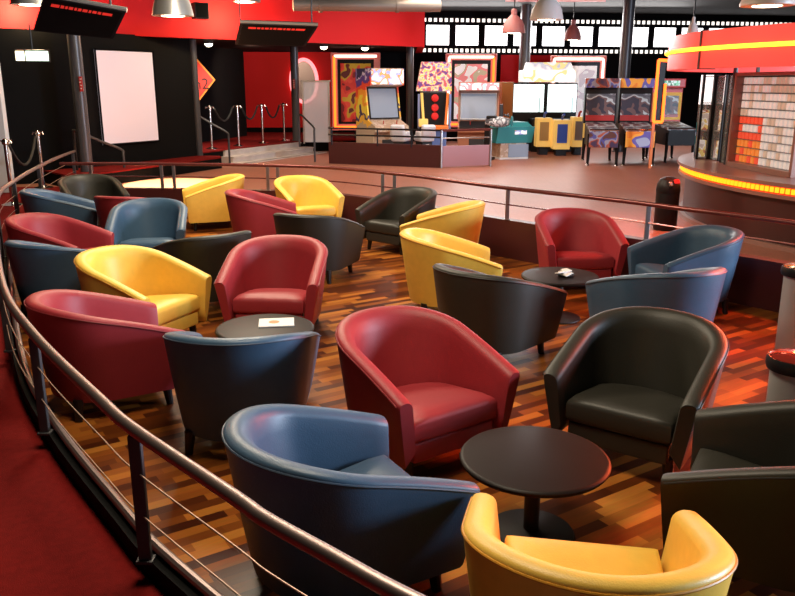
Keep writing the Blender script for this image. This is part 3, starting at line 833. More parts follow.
def hung_tv(label, c4, Y, tilt_dy, hang):
    tl, tr, br, bl = (at(*c4[0], Y), at(*c4[1], Y + .12), at(*c4[2], Y + .12 + tilt_dy), at(*c4[3], Y + tilt_dy))
    ctr = (tl + tr + br + bl)/4
    t = thing('hanging_television', label, 'television', ctr, group='hanging televisions')
    L_ = [p - ctr for p in (tl, tr, br, bl)]
    nrm = (L_[1] - L_[0]).cross(L_[3] - L_[0]).normalized()
    if nrm.y > 0: nrm = -nrm
    mb = MB(); mb.prism(L_, -nrm*.12); mb.build('casing', 'blackplastic', t)
    sc = [p*.93 + nrm*.004 for p in L_]; MB().prism(sc, -nrm*.006).build('glass', 'tv', t)
    def bil(a, b): return (L_[0].lerp(L_[1], a)).lerp(L_[3].lerp(L_[2], a), b) + nrm*.0075
    mb = MB(); a = .12
    for w in (.10, .04, .03, .05, .03, .04, .06, .03, .05, .04, .12):
        if a + w > .9: break
        mb.prism([bil(a, .14), bil(a+w, .14), bil(a+w, .22), bil(a, .22)], -nrm*.004); a += w + .015
    mb.build('red_caption', 'tvred', t)
    mb = MB(); mb.tube([L_[0] - nrm*.05, L_[1] - nrm*.05], .03, 8); mb.build('top_edge', 'lampsteel', t, True)
    for f in hang:
        p = L_[0].lerp(L_[1], f) - nrm*.06
        MB().tube([p, Vector((p.x, p.y, CEIL - ctr.z))], .013, 6).build('hanging_rod', 'darksteel', t)
hung_tv('black flat television hung tilted from the ceiling, left-hand and larger one', ((43, -3), (126, 12), (113, 39), (33, 31)), 9.3, .18, (.1, .8))
hung_tv('black flat television hung tilted from the ceiling, right-hand and smaller one', ((240, 23.5), (318, 26.5), (305, 46.5), (235, 44.5)), 13.8, .22, (.0, .92))
p = at(200, 11, 15.8)
t = thing('loudspeaker', 'small black loudspeaker on the red bulkhead', 'speaker', p, R(36))
MB().box((0, 0, 0), (.28, .2, .29), bev=.015).build('cabinet', 'blackplastic', t)
MB().box((0, -.103, 0), (.24, .01, .25), bev=.003).build('grille', 'blacktrim', t)
MB().box((0, .27, 0), (.05, .36, .05)).build('bracket', 'blackplastic', t)
def downlight(u, v, Y, label, m='bulb'):
    p = at(u, v, Y); p.z = zb + .02
    t = thing('downlight', label, 'lamp', p, group='spotlights under the soffit')
    MB().lathe([(.10, -.06), (.10, 0), (0, 0)], n=16).build('housing', 'darksteel', t, True, 40)
    MB().lathe([(0, -.125), (.045, -.115), (.08, -.085), (.085, -.06), (0, -.058)], n=16).build('lens', m, t)
M['lenswarm'] = glow('warm downlight lens', (1, .9, .62), 8)
for k in ((11, 41, 15.3, 'round downlight in the soffit left of the exit sign'), (209, 51, 17.6, 'downlight in the soffit above the diamond sign'), (324, 52.5, 19.0, 'downlight above the left edge of the framed red poster'), (365, 52.5, 19.6, 'downlight above the right edge of the framed red poster')): downlight(*k, 'lenswarm')
# grey duct along the ceiling
a, b = at(293, 6, 15.0), at(440, 6, 15.6)
t = thing('ceiling_duct', 'round grey air duct below the ceiling at the top', 'duct', a)
MB().tube([Vector((0, 0, .02)), b - a], .105, 18).build('pipe', 'duct', t, True, 30)
mb = MB()
for f in (.18, .7): q = (b - a)*f; mb.tube([q - (b-a).normalized()*.03, q + (b-a).normalized()*.03], .116, 18)
mb.build('collar', 'duct', t, True, 30)
for f in (.1, .8):
    q = (b - a)*f; MB().tube([q + Vector((0, 0, .1)), Vector((q.x, q.y, CEIL - a.z))], .01, 6).build('hanger', 'darksteel', t)

# ------------------------------------------------------------ framed posters
def poster(label, u0, u1, v0, v1, Y, rz, art_m, neon_sides, pale, z_base=HALL):
    c = at((u0+u1)/2, (v0+v1)/2, Y); a, b = at(u0, v0, Y), at(u1, v1, Y)
    w, h = b.x - a.x, a.z - b.z
    t = thing('poster_frame', label, 'poster', (c.x, c.y, c.z), rz, 'neon framed posters')
    MB().box((0, .02, 0), (w, .08, h), bev=.01).build('backing', 'blackplastic', t)
    for nm, q, s in (('l', (-w/2 + .09, -.03, 0), (.16, .05, h)), ('r', (w/2 - .09, -.03, 0), (.16, .05, h)), ('t', (0, -.03, h/2 - .09), (w, .05, .16)), ('b', (0, -.03, -h/2 + .09), (w, .05, .16))):
        MB().box(q, s, bev=.012).build('frame_side', 'neonsoft', t)
    MB().box((0, -.03, -.02), (w - .5, .03, h - .5)).build('picture', art_m, t)
    for i, (p0, p1) in enumerate((((-1, -1), (-1, 1)), ((-1, 1), (1, 1)), ((1, 1), (1, -1)), ((1, -1), (-1, -1)))):
        col = neon_sides[i]
        if not col: continue
        p0 = Vector((p0[0]*(w/2 - .09), -.075, p0[1]*(h/2 - .09))); p1 = Vector((p1[0]*(w/2 - .09), -.075, p1[1]*(h/2 - .09)))
        MB().tube([p0, p1], .032, 8).build('neon_tube', col, t, True)
    MB().box((0, .10, -h/2 - (c.z - h/2 - z_base)/2), (.12, .06, max(.05, c.z - h/2 - z_base))).build('support_post', 'blackplastic', t)
    return t
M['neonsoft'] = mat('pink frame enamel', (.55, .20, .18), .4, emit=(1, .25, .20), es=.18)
poster('framed red film poster outlined in orange neon', 331, 381, 53, 131, 21.3, 0, 'posterred', ('neon', 'neonpale', None, 'neon'), 0)
poster('framed pale film poster behind the two central arcade cabinets', 446, 495, 54, 128, 22.2, 0, 'posterpale', ('neonpale', 'neonpale', 'neon', 'neon'), 1)
poster('white framed film poster behind the twin-screen machine', 551, 602, 56, 126, 22.8, 0, 'posterwhite', ('neonpale', 'neonpale', 'neonpale', 'neon'), 1)
# narrow orange neon frame beside the kiosk
p0, p1 = at(653.5, 122, 16.4), at(667.5, 60, 16.4)
t = thing('neon_frame', 'narrow upright frame of orange neon tube beside the kiosk', 'sign', ((p0.x+p1.x)/2, 16.4, p0.z))
w, h = p1.x - p0.x, p1.z - p0.z
MB().box((0, .05, h/2), (w*.82, .05, h*.96)).build('backing', 'blackplastic', t)
for q0, q1 in (((-w/2, 0, 0), (-w/2, 0, h)), ((w/2, 0, h*.62), (w/2, 0, 0)), ((w/2, 0, 0), (-w/2, 0, 0)), ((-w/2, 0, h), (w*1.2, 0, h*.985))):
    MB().tube([q0, q1], .03, 8).build('neon_tube', 'neon', t, True)
MB().box((-.06, .08, (HALL - p0.z)/2), (.05, .05, p0.z - HALL)).build('support_post', 'orangeplastic', t)

# ------------------------------------------------------------ arcade machines
def cab_profile(w, d, h, scr0, scr1, ctrl):
    """side outline of an upright cabinet, front towards -y"""
    return [(-d*.5, 0), (-d*.5, ctrl - .18), (-d*.62, ctrl - .12), (-d*.62, ctrl), (-d*.22, scr0), (-d*.05, scr1), (-d*.36, scr1 + .04), (-d*.36, h), (d*.5, h), (d*.5, 0)]
def upright(label, u, vtop, Y, w, d, rz, side_m, marq_m, scr_m, ctrl_m, low_m, vs0, vs1, trim='blackplastic', mar=None):
    p = at(u, vtop, Y); h = p.z - HALL
    scr1, scr0 = at(u, vs0, Y).z - HALL, at(u, vs1, Y).z - HALL
    ctrl = max(.55, scr0 - .12)
    t = thing('arcade_cabinet', label, 'arcade machine', (p.x, p.y, HALL), rz, 'arcade cabinets')
    pf = cab_profile(w, d, h, scr0, scr1, ctrl)
    MB().prism([(-w/2 + .03, y, z) for y, z in pf], (w - .06, 0, 0)).build('body', low_m, t)
    for sx in (-1, 1): MB().prism([(sx*(w/2 - .015) - .015, y + (-.02 if y < 0 else 0), z) for y, z in pf], (.03, 0, 0)).build('side_panel', side_m, t)
    y0, y1 = -d*.22 - .012, -d*.05 - .012
    mb = MB(); e = .05
    mb.prism([(-w/2 + .07, y0, scr0 + e), (w/2 - .07, y0, scr0 + e), (w/2 - .07, y1, scr1 - .02), (-w/2 + .07, y1, scr1 - .02)], (0, .02, 0)); mb.build('screen', scr_m, t)
    mb = MB(); mb.tube([(-w/2 + .06, y0 - .01, scr0 + e), (w/2 - .06, y0 - .01, scr0 + e), (w/2 - .06, y1 - .01, scr1 - .02), (-w/2 + .06, y1 - .01, scr1 - .02)], .022, 4, closed=True); mb.build('bezel', trim, t)
    m0, m1 = scr1 + .06, h - .02
    MB().box((0, -d*.36 - .02, (m0+m1)/2), (w - .04 if mar is None else mar, .05, m1 - m0), bev=.01).build('marquee', marq_m, t)
    mb = MB(); mb.prism([(-w/2 + .03, -d*.64, ctrl - .05), (-w/2 + .03, -d*.62, ctrl + .01), (-w/2 + .03, -d*.25, scr0 + .01), (-w/2 + .03, -d*.25, scr0 - .06)], (w - .06, 0, 0)); mb.build('control_panel', ctrl_m, t)
    for i in range(2):
        q = Vector((-w*.2 + w*.4*i, -d*.52, ctrl + .05))
        MB().tube([q, q + Vector((0, -.02, .08))], .012, 6).build('joystick', 'redplastic', t)
    MB().box((0, -d*.505, ctrl*.38), (w*.45, .02, ctrl*.4), bev=.005).build('coin_door', 'darksteel', t)
    return t
upright('arcade cabinet with colourful side print and white marquee in front of the red poster', 380.5, 68.5, 19.2, .86, .95, R(27), 'sideart', 'marquee', 'crt', 'beigestripe', 'beigestripe', 87, 120)
M['orangedull'] = mat('dull orange laminate', (.48, .20, .11), .45)
upright('arcade cabinet with pale blue marquee and grey screen beside the teal machine', 479, 82, 19.9, .98, .9, R(-4), 'orangedull', 'marqueeblue', 'crt', 'tabletop', 'orangedull', 92.5, 121, 'white')
# light-tower game between them: comic topper, red lamps, yellow struts
p = at(434, 62, 19.5); h = p.z - HALL
t = thing('arcade_cabinet', 'dark arcade tower with comic topper, three red lamps and yellow struts', 'arcade machine', (p.x, p.y, HALL), 0, 'arcade cabinets')
z = lambda v: at(434, v, 19.5).z - HALL
MB().box((0, .2, z(92)/2), (.62, .7, z(92)), bev=.02).build('body', 'blackplastic', t)
MB().prism([(-.42, -.18, z(91)), (.42, -.18, z(91)), (.40, -.14, h), (-.30, -.14, h)], (0, .5, 0)).build('topper', 'comic', t)
for v in (98, 107.5, 116):
    MB().lathe([(0, .05), (.075, .035), (.09, 0), (0, 0)], (.03, -.16, z(v)), 18, rot=Matrix.Rotation(PI/2, 4, 'X')).build('lamp', 'redlamp', t, True)
for sx in (-1, 1): MB().tube([(sx*.26 + .02, -.32, z(124)), (sx*.31 + .02, -.22, z(93))], .035, 6).build('strut', 'yellowplastic' if sx < 0 else 'orangeplastic', t)
for sx in (-1, 1): MB().box((sx*.37 + .02, -.05, (z(94)+z(128))/2), (.05, .3, z(94)-z(128))).build('side_wing', mat('pale blue wing', (.25, .32, .60), .4), t)
MB().box((.06, -.5, z(126.5)), (.55, .35, .11), bev=.03).build('seat', 'orangeplastic', t)
MB().box((.06, -.45, z(137)), (.46, .25, .42), bev=.02).build('pedestal', mat('blue pedestal', (.10, .16, .38), .4), t)
MB().box((-.25, -.36, z(122)), (.22, .2, .18), bev=.02).build('coin_box', 'yellowplastic', t)
# white racing seats
def racing_seat(u, v, Y, rz, m, label):
    p = at(u, v, Y)
    t = thing('racing_seat', label, 'seat', (p.x, p.y, HALL), rz, 'racing seats')
    MB().box((0, 0, .22), (.26, .40, .44), bev=.03).build('pedestal', 'blackplastic', t)
    MB().box((0, 0, .50), (.34, .46, .13), bev=.05, seg=3).build('cushion', m, t, True, 60)
    MB().box((0, .25, .68), (.32, .12, .26), Matrix.Rotation(R(-12), 4, 'X'), bev=.05, seg=3).build('backrest', m, t, True, 60)
    for sx in (-1, 1): MB().box((sx*.165, .1, .60), (.05, .30, .12), bev=.02).build('bolster', m, t, True, 60)
    MB().box((0, -.205, .2), (.08, .02, .36)).build('pedestal_strip', 'white', t); MB().box((0, .205, .2), (.08, .02, .36)).build('pedestal_strip', 'white', t)
    return t
racing_seat(401.5, 130, 18.0, R(160), 'seatwhite', 'white racing game seat behind the low dark red wall, left one')
racing_seat(424, 130, 18.0, R(200), 'seatwhite', 'white racing game seat behind the low dark red wall, right one')
# ride-on motorcycle of the racing game
p = at(498, 121, 18.2)
t = thing('ride_on_motorcycle', 'white and dark ride-on game motorcycle above the pink panel', 'arcade machine', (p.x, p.y, HALL), R(70))
bz = p.z - HALL
MB().box((0, .24, (bz-.08)/2), (.10, .12, bz - .08), bev=.02).build('plinth', 'tabletop', t)
MB().box((0, .24, .03), (.26, .34, .06), bev=.015).build('base', 'tabletop', t)
mb = MB(); mb.lathe([(0, -.30), (.07, -.28), (.11, -.13), (.12, .07), (.08, .25), (0, .31)], (0, 0, bz - .02), 16, rot=Matrix.Rotation(PI/2, 4, 'X')); mb.build('fairing', 'fairing', t, True)
MB().box((0, .14, bz + .08), (.17, .24, .07), bev=.03).build('saddle', 'blackplastic', t)
MB().tube([(-.19, -.18, bz + .15), (0, -.24, bz + .11), (.19, -.18, bz + .15)], .018, 8).build('handlebar', 'darksteel', t)
MB().lathe([(0, .03), (.1, .02), (.12, 0), (0, 0)], (0, -.31, bz), 16, rot=Matrix.Rotation(PI/2, 4, 'X')).build('headlamp', 'teal', t)
# low dark red wall with rails and pink end panel
pA, pB, pC = on_z(329, 163.5, HALL), on_z(440, 168, HALL), on_z(491, 166, HALL)
hW = .42
t = thing('low_partition', 'low dark red partition with a pink lit end panel in front of the arcade machines', 'partition', (pB.x, pB.y, HALL))
def slab(a, b, z0, z1, th):
    a, b = Vector((a.x, a.y, 0)) - Vector((pB.x, pB.y, 0)), Vector((b.x, b.y, 0)) - Vector((pB.x, pB.y, 0)); d = (b - a).normalized(); n = Vector((-d.y, d.x, 0))
    return MB().prism([a + Vector((0, 0, z0)), b + Vector((0, 0, z0)), b + n*th + Vector((0, 0, z0)), a + n*th + Vector((0, 0, z0))], (0, 0, z1 - z0))
slab(pA, pB, 0, .46, .08).build('side_panel', 'fascia', t)
slab(pB, pC, .02, .44, .06).build('end_panel', 'purple', t)
dd = pC - pB
for f in (0.02, .98): MB().tube([dd*f + Vector((0, -.02, 0)), dd*f + Vector((0, -.02, .76))], .024, 8).build('post', 'steel', t)
MB().tube([Vector((0, 0, .76)), Vector((dd.x, dd.y, .76))], .028, 8).build('top_rail', 'railred', t)
MB().tube([Vector((0, 0, .60)), Vector((dd.x, dd.y, .60))], .014, 6).build('mid_rail', 'steel', t)
da = pA - pB
for z_ in (.62, .76): MB().tube([Vector((0, 0, z_)), Vector((da.x, da.y, z_))], .02, 6).build('side_rail', 'blackplastic', t)
for f in (.25, .55, .97): MB().tube([Vector((da.x*f, da.y*f, .4)), Vector((da.x*f, da.y*f, .76))], .018, 6).build('side_post', 'blackplastic', t)
# teal machine
p = on_z(513, 159, HALL)
t = thing('teal_game', 'teal boxed game on a pale base beside the pink panel', 'arcade machine', (p.x, p.y, HALL), R(18))
zt_ = at(513, 143, p.y).z - HALL; zz = at(513, 127, p.y).z - HALL
MB().box((0, .3, zt_/2), (.66, .6, zt_), bev=.01).build('base', 'beigestripe', t)
MB().box((.12, -.012, zt_*.52), (.50, .03, zt_*.8)).build('base_panel', 'crt', t)
MB().box((0, .28, .02), (.72, .66, .04)).build('plinth', 'white', t)
MB().prism([(-.45, -.02, zt_), (.45, -.02, zt_), (.50, -.06, zz), (-.42, -.06, zz)], (0, .7, 0)).build('hood', 'teal', t)
MB().prism([(-.44, -.03, zz - .02), (.48, -.03, zz - .02), (.40, .12, zz + .10), (-.36, .12, zz + .10)], (0, .55, 0)).build('lid', 'teal', t)
MB().box((.14, -.065, zz - .12), (.30, .012, .09), bev=.004).build('badge', 'marquee', t)
MB().tube([(-.1, .5, zz), (-.13, .45, zz + .5)], [.07, .04], 8).build('console_arm', 'darksteel', t)
# twin screen shooting machine
YT = 20.9
p = at(545, 110, YT)
t = thing('twin_screen_machine', 'wide shooting game machine with two glowing white screens and a lit white header', 'arcade machine', (p.x, p.y, HALL))
def tx(u): return at(u, 100, YT).x - p.x
def tz(v): return at(545, v, YT).z - HALL
MB().span((tx(513), 0, 0), (tx(577), 1.0, tz(83)), bev=.01).build('body', 'blackplastic', t)
for nm, a, b in (('s', 513.5, 543.5), ('s', 547.5, 576)):
    sc = MB().span((tx(a), -.03, tz(112)), (tx(b), 0.0, tz(84.5))).build('screen', 'gamescreen', t)
    mb = MB(); m_ = (b - a)
    for f, w_, v0, v1 in ((.25, .03, 86, 104), (.55, .03, 86, 106), (.83, .07, 97, 112)): mb.span((tx(a + m_*f), -.036, tz(v1)), (tx(a + m_*(f + w_)), -.030, tz(v0)))
    mb.build('game_figures', 'gameshape', sc)
MB().span((tx(522), -.20, tz(82)), (tx(573), .8, tz(70)), bev=.03).build('header', 'marqueeglow' if 'marqueeglow' in M else 'marquee', t)
MB().prism([(tx(524), -.16, tz(70)), (tx(571), -.16, tz(70)), (tx(568), -.1, tz(62.5)), (tx(526), -.1, tz(62.5))], (0, .5, 0)).build('topper', 'marqueeyellow' if 'marqueeyellow' in M else 'marquee', t)
MB().span((tx(501), -.1, tz(122)), (tx(512.5), .9, tz(82)), bev=.02).build('side_wing', mat('ochre side panel', (.45, .17, .03), .45), t)
MB().span((tx(530), -.5, 0), (tx(580), -.02, tz(118)), bev=.02).build('console', 'blackplastic', t)
def pod(u0, u1, v0, v1, Y, label, win):
    a, b = at(u0, v1, Y), at(u1, v0, Y)
    g = thing('gun_pedestal', label, 'arcade machine', ((a.x+b.x)/2, Y, HALL), 0, 'yellow pedestals')
    w, h0, h1 = b.x - a.x, max(0, a.z - HALL), b.z - HALL
    MB().span((-w/2, 0, h0 if h0 > .12 else 0), (w/2, .35, h1), bev=.015).build('cabinet', 'yellowplastic', g)
    MB().span((-w*.3, -.012, h0 + (h1-h0)*.22), (w*.3, .02, h0 + (h1-h0)*.86), bev=.004).build('panel', win, g)
    MB().span((-w*.3, .03, 0), (w*.3, .3, max(h0, .05))).build('foot', 'blackplastic', g)
    MB().tube([(0, .1, h1 - .02), (0, .02, h1 + .10), (0, -.10, h1 + .13)], .03, 8).build('gun', 'redplastic' if win == 'grey' else 'blueplastic', g)
M['blueplastic'] = mat('blue plastic', (.05, .12, .55), .35)
M['ochreplate'] = mat('ochre plate', (.42, .27, .10), .4)
pod(536, 552.5, 118, 147, 19.55, 'yellow pedestal with ochre panel, left of the three below the twin screens', 'ochreplate')
pod(553, 571.5, 120, 149.5, 19.3, 'yellow pedestal with blue panel, middle of the three below the twin screens', 'blueplastic')
pod(571.5, 586, 117, 147, 19.55, 'yellow pedestal with grey panel, right of the three below the twin screens', 'grey')
# pinball machines
def pinball(u, v, rz, label, front_m, side_m, top_m, box_m=None, frame=None):
    p = on_z(u, v, HALL)
    t = thing('pinball_machine', label, 'pinball machine', (p.x, p.y + .6, HALL), rz, 'pinball machines')
    mb = MB(); mb.prism([(-.29, -.65, .38), (-.29, -.65, .70), (-.29, .65, .84), (-.29, .65, .38)], (.58, 0, 0)); mb.build('cabinet', side_m, t)
    MB().box((0, -.665, .55), (.60, .03, .33), bev=.006).build('front_panel', front_m, t)
    mb = MB(); mb.prism([(-.30, -.67, .705), (-.30, -.67, .745), (-.30, .66, .885), (-.30, .66, .845)], (.60, 0, 0)); mb.build('playfield_glass', 'backglass', t)
    mb = MB(); mb.tube([(-.30, -.67, .745), (.30, -.67, .745)], .022, 8); mb.build('lockbar', 'chrome', t)
    MB().box((0, .55, 1.22), (.70, .30, .78), bev=.01).build('backbox', box_m or side_m, t)
    if frame: MB().tube([(-.30, .385, .92), (.30, .385, .92), (.30, .385, 1.46), (-.30, .385, 1.46)], .05, 4, closed=True).build('screen_frame', frame, t)
    MB().box((0, .395, 1.19), (.62, .012, .56)).build('backglass', 'backglass', t)
    MB().box((0, .385, .95), (.62, .03, .12)).build('speaker_panel', 'redplastic', t)
    MB().box((0, .42, 1.70), (.72, .28, .20), bev=.02).build('topper', top_m, t)
    if frame: MB().box((0, .275, 1.70), (.44, .02, .11), bev=.004).build('topper_sign', 'greenmarquee', t)
    MB().box((0, .5, 1.585), (.66, .2, .05)).build('topper_neck', 'blackplastic', t)
    for sx in (-1, 1):
        for y, zt_ in ((-.62, .66), (.6, .5)):
            lg = MB().tube([(sx*.30, y, .03), (sx*.285, y, zt_)], [.028, .045], 4).build('leg', 'blackplastic', t)
            MB().lathe([(0, 0), (.04, 0), (.03, .02), (.014, .035), (.014, .06)], (sx*.30, y, 0), 10).build('foot', 'chrome', lg)
    return t
pinball(605.5, 165.5, R(-8), 'dark pinball machine with red trim, left of the pair by the grey pillar', 'pinart', 'blackplastic', 'pinart')
pinball(641.5, 165.5, R(-8), 'pinball machine with an orange and blue front, right of the pair', 'pinorange', 'tabletop', 'pinorange')
M['greenmarquee'] = art('green marquee', [(.05, .25, .12), (.25, .65, .40), (.7, .85, .75), (.05, .2, .1)], 9, .4)
pinball(677, 163.0, R(2), 'dark pinball machine with a red backbox and yellow screen frame, beside the kiosk', 'tabletop', 'blackplastic', 'redbox', 'redbox', 'yellowplastic')

# -------------------------------------------------------------------- kiosk
KC = Vector((7.15, 9.70, 0)); KR = 3.52
t = thing('kiosk', 'round snack kiosk with amber lit counter and glowing red canopy', 'kiosk', (KC.x, KC.y, HALL))
def ring(rad, z, a0=R(100), a1=R(262), n=60): return [Vector((rad*math.cos(a0 + (a1-a0)*i/n), rad*math.sin(a0 + (a1-a0)*i/n), z - HALL)) for i in range(n+1)]
def ringwall(r0, r1, z0, z1, a0=R(100), a1=R(262)):
    mb = MB(); rows = []
    for A, B, C, D in zip(ring(r0, z0, a0, a1), ring(r1, z0, a0, a1), ring(r1, z1, a0, a1), ring(r0, z1, a0, a1)): rows.append([mb.bm.verts.new(v) for v in (A, B, C, D)])
    for p, q in zip(rows, rows[1:]):
        for k in range(4): mb.bm.faces.new((p[k], p[(k+1) % 4], q[(k+1) % 4], q[k]))
    mb.bm.faces.new(rows[0]); mb.bm.faces.new(rows[-1][::-1]); return mb
ringwall(KR - .35, KR - .10, HALL, .74).build('counter_base', 'counterdark', t, True, 40)
ringwall(KR - .32, KR - .04, HALL, HALL + .05).build('plinth', 'counter', t, True, 40)
ringwall(KR - .38, KR, .74, .78).build('counter_lower_lip', 'counter', t, True, 40)
ls_ = ringwall(KR - .38, KR - .035, .78, .865).build('light_strip', 'ledback', t, True, 40)
mb = MB(); nn = 150
for i in range(nn):
    a = R(100) + R(162)*(i + .5)/nn
    mb.box((( KR - .030)*math.cos(a), (KR - .030)*math.sin(a), .8225 - HALL), (.02, .042, .055), Matrix.Rotation(a, 4, 'Z'))
mb.build('lamp_cells', 'led', ls_)
ringwall(KR - .9, KR + .02, .865, .905).build('counter_top', 'counter', t, True, 40)
ringwall(KR + .06, KR + .26, 2.06, 2.46).build('canopy', 'canopy', t, True, 40)
ringwall(KR - 1.4, KR + .10, 2.38, 2.42).build('canopy_roof', 'fascia', t, True, 40)
MB().tube(ring(KR + .285, 2.27), .022, 8).build('neon_tube', 'neonyellow', t, True)
for aa in (R(186.3),): MB().box(((KR + .17)*math.cos(aa), (KR + .17)*math.sin(aa), 2.26 - HALL), (.20, .035, .42), Matrix.Rotation(aa, 4, 'Z')).build('canopy_joint', 'fascia', t)
# upright posts carrying the canopy
for aa in (R(128), R(172), R(236)):
    rr = KR - .5; MB().tube([(rr*math.cos(aa), rr*math.sin(aa), .905 - HALL), (rr*math.cos(aa), rr*math.sin(aa), 2.42 - HALL)], .03, 8).build('canopy_post', 'darksteel', t)
# mirrored / glass columns on the counter and the display case
def kp(u, v=120, rad=KR - .5):
    d = ray(u, v); d2 = Vector((d.x, d.y, 0)).normalized(); b = d2.dot(KC); c_ = KC.length_squared - rad*rad; q = b*b - c_
    return d2*(b - math.sqrt(max(q, 0)))
def column(u0, u1, label, m, edge):
    a, b = kp(u0), kp(u1); c_ = (a + b)/2; d = (b - a); w = d.length
    g = thing('display_column', label, 'display case', (c_.x, c_.y, .905), math.atan2(d.y, d.x), 'glass display columns')
    MB().box((0, .10, .36), (w*.96, .02, .72)).build('back_panel', m, g)
    for z_, hh_ in ((.03, .22), (.39, .26)): MB().box((0, .06, z_ + hh_/2), (w*.6, .05, hh_), bev=.006).build('goods', 'columngoods', g)
    MB().box((0, .10, .91), (w*.96, .02, .38)).build('lit_panel', 'litpanel', g)
    for sx in (-1, 1): MB().box((sx*(w/2 - .015), 0, .55), (.03, .05, 1.10), bev=.004).build('upright', edge, g)
    MB().box((0, -.01, .55), (w - .06, .008, 1.08)).build('pane', 'glass', g)
    for z_ in (.02, .38, .74, 1.08): MB().box((0, .05, z_), (w - .06, .10, .012)).build('shelf', 'grey', g)
    return g
column(699, 712, 'mirrored display column at the left end of the kiosk', 'mirror', 'blackplastic')
column(714, 724, 'dark edged display column between the mirrored one and the packet case', 'steel', 'blackplastic')
column(725.5, 731.5, 'narrow display column touching the packet case', 'mirror', 'blackplastic')
A_, B_ = kp(734), kp(802); c_ = (A_ + B_)/2; d = B_ - A_; W_ = d.length; ang = math.atan2(d.y, d.x)
g = thing('packet_case', 'large glass display case full of small packets on the kiosk counter', 'display case', (c_.x, c_.y, .905), ang)
Hc = 1.12
MB().box((0, .16, Hc/2), (W_, .02, Hc)).build('back_panel', 'counterdark', g)
for sx in (-1, 1): MB().box((sx*(W_/2 - .02), .06, Hc/2), (.045, .22, Hc), bev=.005).build('side_post', 'counter', g)
MB().box((0, .06, .03), (W_, .22, .06), bev=.005).build('bottom_rail', 'counter', g)
MB().box((0, .06, Hc - .02), (W_, .22, .04), bev=.005).build('top_rail', 'counter', g)
nr = 11; rh = (Hc - .11)/nr
for i in range(nr): MB().box((0, .08, .062 + rh*i), (W_ - .09, .13, .005)).build('shelf', 'grey', g)
nc = 15; cw = (W_ - .10)/nc
rotz = Matrix.Rotation(ang, 4, 'Z'); first = {}
for i in range(nr):
    for j in range(nc):
        k = random.random()
        red = i < 6 and j < 6
        m = ('packred' if (i in (3, 4, 5) or k < .4) else 'packorange') if red else ('pallet' if k < .68 else 'packtan')
        if red and i == 4 and 1 <= j <= 4: m = 'pallet'
        loc = Vector((c_.x, c_.y, .905)) + rotz @ Vector((-W_/2 + .05 + cw*(j + .5), .06, .067 + rh*i))
        if m not in first:
            hh_ = rh*.84
            mb = MB(); mb.box((0, 0, hh_/2), (cw*.66, .05, hh_), bev=.004, seg=1)
            o = mb.build('packet', m); first[m] = o
            lb, gr = {'packred': ('small red packet in the red block of the kiosk case', 'red packets in the case'), 'packorange': ('small orange packet at the lower left of the kiosk case', 'orange packets in the case'),
                      'pallet': ('small pale packet on the shelves of the kiosk case', 'pale packets in the case'), 'packtan': ('small tan packet on the shelves of the kiosk case', 'tan packets in the case')}[m]
            tag(o, lb, 'packet', gr)
        else:
            o = first[m].copy(); COL.objects.link(o)
        o.location = loc; o.rotation_euler = (0, 0, ang)
# round black bin beside the kiosk
p = on_z(664.5, 229.5, HALL)
t = thing('litter_bin', 'round-topped black litter bin with red inside beside the kiosk', 'bin', (p.x, p.y, HALL), R(20))
MB().lathe([(0, 0), (.125, 0), (.135, .02), (.135, .44), (.13, .46)], n=28).build('body', 'blackplastic', t, True, 30)
MB().lathe([(.137, .445), (.14, .48), (.13, .55), (.10, .605), (.05, .63), (0, .635)], n=28).build('dome_lid', 'blackplastic', t, True, 30)
MB().box((.025, -.098, .575), (.08, .06, .06), Matrix.Rotation(R(-35), 4, 'X'), bev=.018).build('opening', 'redlampbin' if 'redlampbin' in M else 'redlamp', t)
MB().box((-.055, -.10, .555), (.045, .05, .06), Matrix.Rotation(R(-25), 4, 'X'), bev=.015).build('plate', 'steel', t)

# ------------------------------------------------------------------- lights
def area(name, loc, size, power, col, rot=(0, 0, 0), sy=None, spread=None):
    l = bpy.data.lights.new(name, 'AREA'); l.energy = power; l.color = col; l.size = size
    if sy: l.shape = 'RECTANGLE'; l.size_y = sy
    if spread: l.spread = spread
    o = bpy.data.objects.new(name, l); COL.objects.link(o); o.location = loc; o.rotation_euler = rot; return o
def point(name, loc, power, col, r=.1):
    l = bpy.data.lights.new(name, 'POINT'); l.energy = power; l.color = col; l.shadow_soft_size = r
    o = bpy.data.objects.new(name, l); COL.objects.link(o); o.location = loc; return o
def spot(name, loc, target, power, col, ang, blend=.2, r=.05):
    l = bpy.data.lights.new(name, 'SPOT'); l.energy = power; l.color = col; l.spot_size = R(ang); l.spot_blend = blend; l.shadow_soft_size = r
    o = bpy.data.objects.new(name, l); COL.objects.link(o); o.location = loc
    o.rotation_euler = (Vector(target) - Vector(loc)).to_track_quat('-Z', 'Y').to_euler(); return o
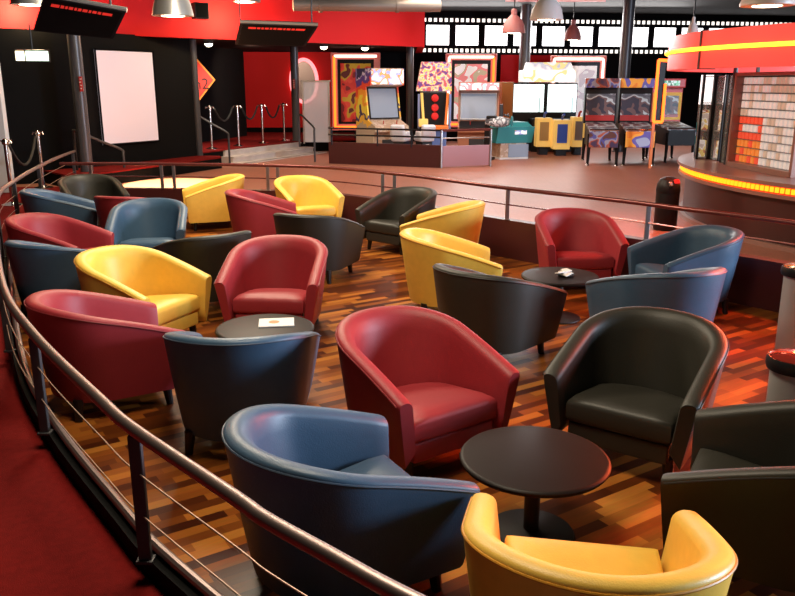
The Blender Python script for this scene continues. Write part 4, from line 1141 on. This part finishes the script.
# unseen area lights added above the frame to light lounge and hall
area('overhead_fill_front', (-.3, 3.4, 3.75), 1.2, 115, (1, .84, .62))
area('overhead_fill_middle', (-1.2, 7.2, 3.75), 1.2, 170, (1, .84, .62))
area('overhead_fill_back', (-2.2, 10.8, 3.75), 1.2, 200, (1, .84, .62))
area('overhead_fill_hall', (2.0, 16.5, 3.8), 3.5, 310, (1, .84, .72))
# daylight from the glazed side of the hall at the right
area('daylight_right', (12.5, 4.0, 2.4), 4.0, 2700, (.66, .81, 1.0), (0, R(82), 0), 2.4)
# daylight entering through the film-strip windows
area('daylight_back', (3.5, 23.2, 3.3), 9.0, 420, (1, .96, .94), (R(-65), 0, 0), 1.0)
point('bulkhead_lamp_right', at(243, 17, 16.1), 110, (1, .72, .38), .12)
point('bulkhead_lamp_left', at(27, 7, 13.8), 140, (1, .72, .38), .12)
spot('sun_patch_spot', (-3.6, 12.0, 3.7), tuple(on_z(172, 185, HALL)), 9000, (1, .86, .52), 26, .25)  # added spot that throws the sunlit patch on the hall floor
spot('kiosk_glow', (3.40, 8.9, 2.02), (1.9, 9.6, .2), 220, (1, .13, .05), 110, .8, .15)
spot('kiosk_glow', (3.95, 7.3, 2.02), (2.5, 5.9, .2), 280, (1, .12, .04), 110, .8, .15)
spot('kiosk_glow', (5.0, 6.35, 2.02), (2.7, 4.4, 0), 1700, (1, .12, .04), 56, .7, .5)
point('kiosk_inside', (5.2, 10.6, 1.9), 60, (1, .85, .75), .3)
spot('platform_spot', (-3.5, 19.5, 2.7), (-3.9, 23.5, .9), 200, (1, .65, .45), 90, .6)
spot('platform_carpet_spot', (-4.4, 17.5, 2.7), (-4.3, 18.2, .56), 200, (1, .82, .66), 110, .7)
w = bpy.data.worlds.new('world'); scn.world = w; w.use_nodes = True
w.node_tree.nodes['Background'].inputs[0].default_value = (.9, .75, .65, 1); w.node_tree.nodes['Background'].inputs[1].default_value = .035
scn.view_settings.view_transform = 'Standard'; scn.view_settings.look = 'None'
scn.view_settings.exposure = 0.1; scn.view_settings.gamma = 1.0
scn.view_settings.use_curve_mapping = False
